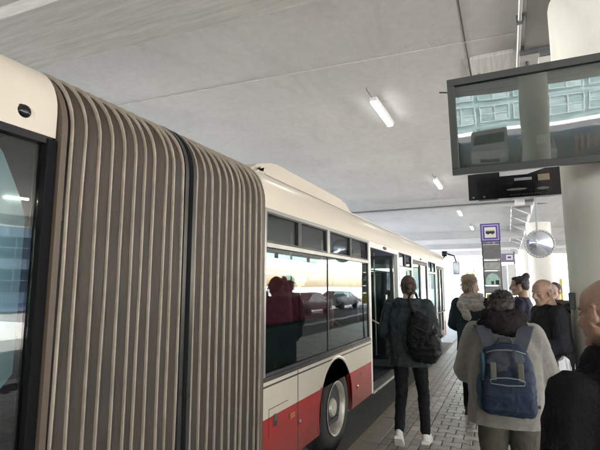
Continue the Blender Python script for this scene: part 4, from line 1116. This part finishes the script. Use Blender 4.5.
# ---- bald man close on the right
blackj = mat('black_fleece', (.010, .010, .012), .85, noise_amt=.2, nscale=14, bump=.45, bscale=90, sheen=.15)
J = default_joints(1.78)
J.update(head=V(0, .03, 1.585), neck=V(0, -.02, 1.44), shL=V(-.195, .0, 1.33), shR=V(.185, .0, 1.335), elL=V(-.265, -.02, 1.08), wrL=V(-.20, .20, 1.0), elR=V(.27, -.02, 1.12), wrR=V(.22, .2, 1.0))
t, M = person((.328, 1.86, PZ), 38, 'bald man in black fleece jacket seen close from behind at the right edge', J, skin_b, yaw=0, pitch=-4, voxel=.0034, headsc=1.0, nk=1.12)
def collar(g):
    g.tube([(.105*math.cos(a), -.02+.10*math.sin(a), 1.435+.012*math.sin(a)*-1) for a in [2*math.pi*k/24 for k in range(24)]], .026, 12, closed=True)
    g.tube([(.098*math.cos(a), -.02+.092*math.sin(a), 1.465-.012*math.sin(a)) for a in [2*math.pi*k/24 for k in range(24)]], .018, 12, closed=True)
jacket(t, J, [(0, 0, .78, .21, .16), (0, 0, .95, .215, .165), (0, 0, 1.12, .215, .16), (0, 0, 1.22, .24, .16), (0, 0, 1.32, .225, .145), (0, -.01, 1.38, .165, .125), (0, -.015, 1.43, .115, .105), (0, -.015, 1.47, .09, .09)],
       blackj, (.080, .074, .06), voxel=.008, fold=.014, seed=5.5, extra=collar, hem=.8)
trousers(t, J, blacktr)
for s in 'LR': shoe(t, J['an'+s], (0, 0, 0), MATS['dark_shoe'], black)
g = MB(); g.ell((0, -.024, .032), (.0775, .0985, .0845))
o = obj('hair_stubble', T(remesh(g, .006, 2, 'hair_stubble', None, [((0, 0, .035), (0, .35, 1))]), M), mat('grey_stubble', (.40, .25, .18), .7, noise_amt=.3, nscale=90), t)
# his rucksack
bx, by = .328, 1.86
b = empty('backpack', (bx, by, PZ+.86), R(38), 'black rucksack on the back of the bald man at the right edge', 'backpack')
g = MB(); g.loft([(0, -.22, .0, .15, .07), (0, -.24, .04, .17, .09), (0, -.25, .2, .175, .10), (0, -.235, .38, .165, .085), (0, -.21, .47, .13, .06), (0, -.19, .51, .06, .03)], 30, 3)
obj('pack_body', remesh(g, .008, 4, 'pack_body', cloth_fold(9.9, .010, 10, 1)), mat('black_nylon', (.016, .016, .018), .5, noise_amt=.2, bump=.3, bscale=120), b)
g = MB(); g.tube([(-.16, -.30, .05), (-.165, -.31, .2), (-.155, -.295, .38), (-.12, -.27, .47), (-.04, -.24, .515), (.05, -.24, .515), (.13, -.27, .46)], .006, 8); g.build('piping', mat('grey_piping', (.07, .07, .07), .6), b, smooth=True)
g = MB()
for sx in (-1, 1): g.tube([(sx*.08, -.17, .46), (sx*.10, -.10, .535), (sx*.112, .0, .555), (sx*.12, .10, .50), (sx*.135, .155, .38), (sx*.16, .15, .20), (sx*.18, .03, .10), (sx*.16, -.15, .06)], [.016, .018, .018, .018, .016, .014, .01, .01], 8)
g.build('shoulder_strap', MATS['black_nylon'], b, smooth=True)
tg = empty('luggage_tag', (.118, 1.80, PZ+1.14), R(20), 'yellow and white striped tag hanging at the side of the bald man', 'tag')
g = MB(); g.box(-.012, .012, -.004, .004, -.10, .10, .003, Matrix.Rotation(R(16), 4, 'Y')); g.build('tag_strip', greyd, tg)
g = MB()
for z in (-.075, -.045, .0, .03): g.box(-.0135, .0135, -.006, .006, z, z+.014, 0, Matrix.Rotation(R(16), 4, 'Y'))
g.build('tag_stripe', mat('tag_yellow', (.62, .56, .28), .6), tg)

# ---- elderly man in a black jacket, facing the bus
navyj = mat('black_jacket', (.018, .019, .023), .7, noise_amt=.25, bump=.3, bscale=80)
jeans = mat('dark_jeans', (.028, .040, .085), .8, noise_amt=.3, nscale=20, bump=.3, bscale=150)
J = default_joints(1.75)
J.update(head=V(0, .05, 1.62), elL=V(-.24, .02, 1.14), wrL=V(-.16, .24, 1.10), elR=V(.24, .0, 1.14), wrR=V(.17, .22, 1.02))
t, M = person((.34, 4.95, PZ), 112, 'elderly man with thin white hair, black jacket and jeans facing the bus', J, skin_b, yaw=22, pitch=-12, voxel=.0055)
jacket(t, J, [(0, 0, .86, .21, .15), (0, 0, 1.0, .215, .155), (0, 0, 1.15, .215, .15), (0, 0, 1.3, .215, .145), (0, 0, 1.41, .205, .125), (0, 0, 1.47, .12, .10), (0, 0, 1.50, .085, .085)], navyj, (.080, .070, .055), fold=.014, seed=6.6, hem=.88)
trousers(t, J, jeans)
for s in 'LR': shoe(t, J['an'+s], (0, 0, 0), MATS['dark_shoe'], black)
whiteh = mat('white_hair', (.50, .46, .42), .7, noise_amt=.3, nscale=40, bump=.4)
g = MB(); g.ell((0, -.040, .00), (.080, .085, .066)); g.ell((0, -.025, .035), (.080, .098, .086))
o = obj('hair', T(remesh(g, .006, 3, 'hair', lambda co, no: .003*noise.noise(co*60), [((0, .0, .040), (0, .55, 1)), ((0, .0, 0), (0, 1, .15)), ((0, 0, -.04), (0, -.3, -1))]), M), whiteh, t)
b = empty('backpack', (.45, 5.0, PZ+.98), R(112), 'black bag on the back of the elderly man', 'backpack')
g = MB(); g.loft([(0, -.20, .0, .13, .06), (0, -.22, .05, .15, .09), (0, -.22, .3, .15, .09), (0, -.19, .44, .10, .04)], 26, 3)
obj('pack_body', remesh(g, .01, 4, 'pack_body', cloth_fold(4.9, .012, 10, 1)), MATS['black_nylon'], b)
g = MB()
for sx in (-1, 1): g.tube([(sx*.1, -.19, .42), (sx*.12, -.02, .53), (sx*.14, .10, .50), (sx*.16, .17, .36)], .018, 8)
g.build('shoulder_strap', MATS['black_nylon'], b, smooth=True)
pb = empty('papers', (.36, 4.2, PZ+.83), R(20), 'crumpled white papers held between the elderly man and the bald man', 'papers')
g = MB(); g.prism([(-.035, 0), (.045, -.02), (.055, .12), (.05, .27), (.02, .30), (-.01, .275), (-.04, .26)], 'y', -.012, .012)
bmesh.ops.subdivide_edges(g.bm, edges=list(g.bm.edges), cuts=4)
for v in g.bm.verts: v.co.y += .02*noise.noise(v.co*16); v.co.x += .01*noise.noise(v.co*22)
g.build('paper', mat('white_paper', (.62, .63, .66), .7, noise_amt=.15, nscale=18), pb, smooth=True)

# ---- person with tied dark hair looking left
J = default_joints(1.80)
J.update(elL=V(-.24, .05, 1.17), wrL=V(-.12, .26, 1.22), elR=V(.24, .03, 1.17), wrR=V(.13, .26, 1.20))
t, M = person((.15, 6.45, PZ), 78, 'woman with tied dark hair and dark navy coat looking towards the bus', J, skin_a, yaw=8, pitch=-4)
coat2 = mat('navy_coat', (.022, .026, .045), .75, noise_amt=.25, bump=.3, bscale=80)
jacket(t, J, [(0, 0, .70, .215, .16), (0, 0, .9, .21, .155), (0, 0, 1.15, .195, .14), (0, 0, 1.32, .20, .14), (0, 0, 1.44, .19, .115), (0, 0, 1.50, .11, .09), (0, 0, 1.54, .08, .08)], coat2, (.074, .066, .052), fold=.014, seed=7.7, hem=.72)
trousers(t, J, blacktr)
for s in 'LR': shoe(t, J['an'+s], (0, 0, 0), MATS['dark_shoe'], black)
g = MB(); g.ell((0, -.028, .040), (.087, .100, .090)); g.ell((0, -.055, -.01), (.077, .065, .065)); g.ell((0, -.095, .115), (.045, .045, .042)); g.ell((0, .02, .09), (.06, .06, .03))
o = obj('hair', T(remesh(g, .006, 3, 'hair', lambda co, no: .004*noise.noise(co*60)), M), hairk, t)

# ---- person with fluffy blonde hair and a large scarf
J = default_joints(1.78)
J.update(elL=V(-.26, .0, 1.16), wrL=V(-.20, .2, 1.08), elR=V(.25, .02, 1.16), wrR=V(.17, .22, 1.08))
t, M = person((-.46, 6.6, PZ), -8, 'person with fluffy blonde hair, thick beige scarf and dark coat', J, skin_a, yaw=-52, pitch=-4)
jacket(t, J, [(0, 0, .80, .215, .16), (0, 0, .95, .21, .155), (0, 0, 1.15, .20, .145), (0, 0, 1.32, .205, .14), (0, 0, 1.42, .195, .12), (0, 0, 1.48, .11, .09)], mat('dark_teal_coat', (.022, .034, .038), .7, noise_amt=.25, bump=.3), (.078, .07, .055), fold=.016, seed=1.7, hem=.82)
trousers(t, J, blacktr)
for s in 'LR': shoe(t, J['an'+s], (0, 0, 0), MATS['dark_shoe'], black)
g = MB()
for i, (z, r_, tk) in enumerate(((1.42, .150, .055), (1.48, .125, .052), (1.53, .105, .042))):
    g.tube([((r_+.016*math.sin(3*a+i))*math.cos(a), -.01 + r_*.8*math.sin(a), z + .018*math.sin(2*a+i)) for a in [2*math.pi*k/28 for k in range(28)]], tk, 12, closed=True)
g.cap((-.10, -.13, 1.42), (-.03, -.17, 1.28), .06, .05)
obj('scarf', remesh(g, .009, 3, 'scarf', cloth_fold(2.9, .02, 15, 1)), mat('beige_scarf', (.34, .31, .27), .95, noise_amt=.3, nscale=22, bump=.6, bscale=100, sheen=.3), t)
blond = mat('blonde_hair', (.46, .38, .28), .55, noise_amt=.4, nscale=20, stretch=(3, 3, 1), bump=.4, bscale=40)
g = MB(); g.ell((0, -.028, .03), (.086, .100, .085)); g.ell((0, -.06, -.03), (.078, .065, .07)); 
o = obj('hair', T(remesh(g, .006, 3, 'hair', lambda co, no: .006*noise.noise(co*45)), M), mat('dark_blonde_roots', (.13, .09, .06), .6, noise_amt=.4, nscale=18), t)
g = MB(); g.ell((-.01, -.03, .105), (.085, .085, .060)); 
o2 = obj('hair_bun', T(remesh(g, .007, 3, 'hair_bun', lambda co, no: .016*noise.noise(co*30)), M), blond, o)
g = MB(); hair_strands(g, M, 900, ((-.01, -.03, .105), (.085, .085, .060)), .05, rnd, .0022, lambda d, r: Vector((d.x+r.uniform(-.6, .6), d.y+r.uniform(-.6, .6), d.z*.8+r.uniform(-.3, .3))), lambda d: d.z > -.6)
hair_strands(g, M, 250, ((0, -.03, .03), (.086, .1, .085)), .07, rnd, .0020, lambda d, r: Vector((d.x*.5, d.y*.5-.1, -.6)), lambda d: d.y < .4); g.build('hair_strands', blond, o)

# ---- figure half hidden behind the elderly man
J = default_joints(1.72)
t, M = person((.62, 7.6, PZ), 150, 'person with short dark hair half hidden behind the elderly man', J, skin_a, yaw=0)
jacket(t, J, [(0, 0, .84, .2, .15), (0, 0, 1.1, .20, .145), (0, 0, 1.32, .205, .14), (0, 0, 1.42, .195, .12), (0, 0, 1.48, .11, .09)], mat('brown_coat', (.05, .035, .028), .8, noise_amt=.25), (.078, .07, .055), fold=.014, seed=3.7, hem=.86)
trousers(t, J, jeans)
for s in 'LR': shoe(t, J['an'+s], (0, 0, 0), MATS['dark_shoe'], black)
g = MB(); g.ell((0, -.028, .04), (.086, .100, .088)); g.ell((0, -.05, .0), (.079, .07, .06))
obj('hair', T(remesh(g, .006, 3, 'hair', lambda co, no: .008*noise.noise(co*50)), M), hairk, t)

for nm in ('teal_black_coat', 'black_trousers', 'black_bag', 'dark_scarf', 'black_fleece', 'black_nylon', 'black_jacket', 'dark_jeans', 'navy_coat', 'dark_teal_coat', 'navy_backpack', 'grey_green_trousers', 'dark_backpack_cloth'):
    b = MATS[nm].node_tree.nodes['Principled BSDF']; b.inputs['Specular IOR Level'].default_value = .18; b.inputs['Sheen Weight'].default_value = 0

# ------------------------------------------------------------------ surroundings in daylight
facade = mat('facade_panels', (.42, .43, .43), .6, noise_amt=.08, nscale=.3)
winglass = mat('window_dark_glass', (.07, .10, .12), .08, noise_amt=.3, nscale=.6)
tealglass = mat('teal_curtain_glass', (.20, .28, .27), .2, noise_amt=.5, nscale=.5, stretch=(.3, 1, 3), dirt=(.42, .45, .44), dirt_amt=.95, dscale=.35)
paleframe = mat('pale_mullion', (.45, .47, .46), .5)
def building(name, cx, cy, rz, w, d, floors, fh, nb, gm, label, z0=0, wallm=None):
    t = empty(name, (cx, cy, z0), rz, label, 'building')
    h = floors*fh+.8
    g = MB(); g.box(-w/2, w/2, 0, d, 0, h, .05); g.build('wall', wallm or facade, t)
    g = MB(); g.box(-w/2-.15, w/2+.15, -.15, d+.15, h, h+.35, .03); g.build('roof', paleframe, t)
    bw = w/nb; pr = None
    for f in range(floors):
        for k in range(nb):
            x = -w/2 + bw*(k+.5)
            if pr is None:
                pr = empty('window'); pr.parent = t
                g = MB(); a, b = bw*.42, fh*.36
                g.box(-a, a, -.06, .0, -b, b); g.build('pane', gm, pr)
                g = MB()
                for q in (-1, 0, 1): g.box(q*a-.05, q*a+.05, -.12, .01, -b, b)
                for q in (-1, 0, 1): g.box(-a-.05, a+.05, -.125, .012, q*b-.05, q*b+.05)
                g.build('frame', paleframe, pr); o = pr
            else:
                o = copy_tree(pr, t)
            o.location = (x, -.0, .6 + fh*(f+.5)); 
    return t
building('glass_building', 2, -72, R(180), 90, 12, 2, 3.6, 18, tealglass, 'green glazed building mirrored in the large hanging display', wallm=tealglass)
building('office_building', 42, 10, R(-90), 70, 12, 3, 3.3, 16, winglass, 'pale office building with window grid mirrored in the bus glass')
building('terminal_building', -42, 20, R(90), 90, 14, 2, 4.2, 18, winglass, 'low pale building seen through the bus windows', wallm=mat('white_facade', (.62, .62, .60), .6))
building('distant_building', 0, 290, 0, 120, 14, 2, 3.6, 16, paleframe, 'low pale building far beyond the open end of the roof', wallm=MATS['white_facade'])  # panes take the pale frame colour to look washed out by glare

def tree(x, y, h, label, seed):
    r = random.Random(seed)
    t = empty('tree', (x, y, 0), r.uniform(0, 6), label, 'tree', 'trees beyond the roads')
    g = MB(); g.tube([(0, 0, 0), (.05, .02, h*.3), (.0, .1, h*.6), (.05, .05, h*.8)], [.18, .14, .09, .04], 8)
    for k in range(7):
        a = r.uniform(0, 6.28); z = h*r.uniform(.35, .65); L_ = h*.25
        g.tube([(0, .03, z), (math.cos(a)*L_*.5, math.sin(a)*L_*.5, z+L_*.4), (math.cos(a)*L_, math.sin(a)*L_, z+L_*.6)], [.06, .04, .02], 6)
    g.build('trunk', mat('bark', (.10, .075, .055), .9, noise_amt=.3), t, smooth=True)
    g = MB(); bm = g.bm
    for c in range(26):
        a = r.uniform(0, 6.28); rr = h*.30*math.sqrt(r.random()); cz = h*r.uniform(.42, .95); cc = V(math.cos(a)*rr, math.sin(a)*rr, cz); R0 = h*r.uniform(.07, .13)
        for k in range(70):
            p = cc + Vector((r.gauss(0, 1), r.gauss(0, 1), r.gauss(0, .8)))*R0*.6
            d1 = Vector((r.gauss(0, 1), r.gauss(0, 1), r.gauss(0, 1))).normalized()*.11; d2 = d1.orthogonal().normalized()*.07
            bm.faces.new([bm.verts.new(p+q) for q in (d1, d2, -d1, -d2)])
    me = bpy.data.meshes.new('crown'); bm.to_mesh(me); bm.free(); o = bpy.data.objects.new('crown', me); COL.objects.link(o); o.parent = t
    me.materials.append(mat('leaves', (.09, .13, .03), .6, noise_amt=.4, nscale=1.2))
for i, (x, y, h) in enumerate(((-22, 24, 7), (-24, 34, 6), (-6, 95, 8))):
    tree(x, y, h, ['leafy tree with a yellow green crown seen through the bus', 'second tree beside the road left of the bus', 'tree beyond the open end of the roof', 'tall tree far beyond the column row', 'tree far off left of the lane', 'tree beyond the right lane near the office building', 'small tree beside the pale office building'][i], i+3)

def car(x, y, rz, col, label, van=False):
    t = empty('parked_van' if van else 'parked_car', (x, y, 0), rz, label, 'van' if van else 'car')
    L_, W_, Hh = (5.2, 1.95, 2.1) if van else (4.4, 1.78, 1.46)
    paint = mat(col[0], col[1], .25, coat=.8)
    if van: prof = [(-L_/2, .35), (-L_/2, 1.0), (-L_/2+.05, 1.95), (-L_/2+.3, Hh), (1.1, Hh), (1.75, 1.25), (L_/2-.1, 1.0), (L_/2, .7), (L_/2, .35)]
    else: prof = [(-L_/2, .35), (-L_/2, .85), (-L_/2+.15, .98), (-1.4, 1.0), (-.9, 1.38), (-.3, Hh), (.35, Hh-.04), (1.15, .98), (L_/2-.25, .82), (L_/2, .65), (L_/2, .32)]
    g = MB(); g.prism(prof, 'x', -W_/2, W_/2); bmesh.ops.bevel(g.bm, geom=[e for e in g.bm.edges if abs((e.verts[0].co-e.verts[1].co).x) < .01], offset=.07, segments=3, affect='EDGES')
    g.build('body', paint, t, smooth=True)
    zt = Hh-.12; gl = mat('car_glass', (.02, .025, .03), .05)
    g = MB()
    if van:
        g.prism([(1.16, 2.0), (1.14, 1.98), (1.70, 1.30), (1.74, 1.33)], 'x', -.80, .80)
        g.prism([(.2, 1.25), (.2, 1.9), (1.0, 1.9), (1.5, 1.3)], 'x', -W_/2-.006, W_/2+.006)
    else:
        g.prism([(.42, 1.40), (.38, 1.36), (1.08, 1.0), (1.15, 1.02)], 'x', -.72, .72)
        g.prism([(-1.15, 1.03), (-.78, 1.34), (.28, 1.35), (.92, 1.03)], 'x', -W_/2-.006, W_/2+.006)
    g.build('windows', gl, t)
    for sx in (-1, 1):
        g = MB(); g.box(sx*.68-.16, sx*.68+.16, L_/2-.05, L_/2+.012, .66, .82, .02); g.build('headlight', mat('headlamp', (.8, .8, .78), .15), t)
        for yy in (-L_*.3, L_*.31):
            w = MB(); w.lathe([(0, -.1), (.30, -.1), (.33, -.06), (.33, .06), (.30, .1), (.2, .1), (.18, .07), (0, .07)], (sx*(W_/2-.1), yy, .33), 'x', 28); w.build('wheel', tyre_m, t, smooth='all')
    g = MB(); g.box(-.5, .5, L_/2-.02, L_/2+.014, .42, .60, .01); g.build('grille', black, t)
car(-.55, -22.5, 0, ('van_silver', (.68, .68, .68)), 'grey van standing behind the bus, mirrored in the display', True)
car(-3.2, -24, 0, ('car_blue', (.08, .12, .3)), 'blue car beside the grey van behind the camera')
car(1.9, -21, 0, ('car_white', (.6, .6, .6)), 'white car behind the column, mirrored low in the large display')
for i, (x, y, c, lb) in enumerate(((9.0, 20, (.03, .03, .035), 'black car added on the right lane to darken the window reflections nearest the bellows'), (8.6, 28, (.06, .015, .015), 'dark red car added on the right lane to darken the reflections in the middle windows'), (9.2, 36, (.05, .055, .06), 'charcoal car added farther on the right lane to darken the reflections beside the bus doors'))):
    car(x, y, R(3*i), ('car_dark_%s' % 'abc'[i], c), lb)  # unseen cars added to break up bright reflections in the bus windows
car(-4.6, 58, 0, ('car_pale', (.55, .58, .62)), 'pale car far off in the bus lane beyond the roof')
car(-2.2, 66, 0, ('van_white', (.7, .7, .7)), 'white van far off beyond the roof', True)

# bright concrete apron far off
# ------------------------------------------------------------------ light
W = bpy.data.worlds.new('World'); S.world = W; W.use_nodes = True
nt = W.node_tree; bg = nt.nodes['Background']
sky = nt.nodes.new('ShaderNodeTexSky'); sky.sky_type = 'NISHITA'; sky.sun_disc = False
SE, SA = 36, 78       # elevation; direction the sun stands, degrees clockwise from +Y
sky.sun_elevation = R(SE); sky.sun_rotation = R(SA); sky.air_density = 1.0; sky.dust_density = 2.5
nt.links.new(sky.outputs[0], bg.inputs[0]); bg.inputs[1].default_value = .15
sd = bpy.data.lights.new('Sun', 'SUN'); so = bpy.data.objects.new('Sun', sd); COL.objects.link(so)
sd.energy = 5.0; sd.angle = R(.6); sd.color = (1, .95, .87)
dirv = Vector((math.sin(R(SA))*math.cos(R(SE)), math.cos(R(SA))*math.cos(R(SE)), math.sin(R(SE))))
so.rotation_euler = dirv.to_track_quat('Z', 'Y').to_euler()
EXPOSURE = 4.35

# ------------------------------------------------------------------ camera
cam_d = bpy.data.cameras.new('Camera'); cam = bpy.data.objects.new('Camera', cam_d); COL.objects.link(cam)
phi = math.atan(61/450.); th = math.atan(208/450.*math.cos(phi))
F = Vector((-math.sin(th)*math.cos(phi), math.cos(th)*math.cos(phi), math.sin(phi)))
cam.location = (0, 0, H); cam.rotation_euler = F.to_track_quat('-Z', 'Y').to_euler()
cam_d.sensor_fit = 'HORIZONTAL'; cam_d.sensor_width = 36; cam_d.lens = 36*450/600; cam_d.clip_end = 2000; cam_d.clip_start = .05
S.camera = cam
S.render.engine = 'CYCLES'
S.cycles.use_denoising = True
S.cycles.max_bounces = 8; S.cycles.diffuse_bounces = 5; S.cycles.transparent_max_bounces = 16; S.cycles.glossy_bounces = 4
S.cycles.sample_clamp_indirect = 6
S.view_settings.view_transform = 'Standard'; S.view_settings.look = 'None'; S.view_settings.gamma = 1
S.view_settings.use_curve_mapping = False
S.view_settings.exposure = EXPOSURE
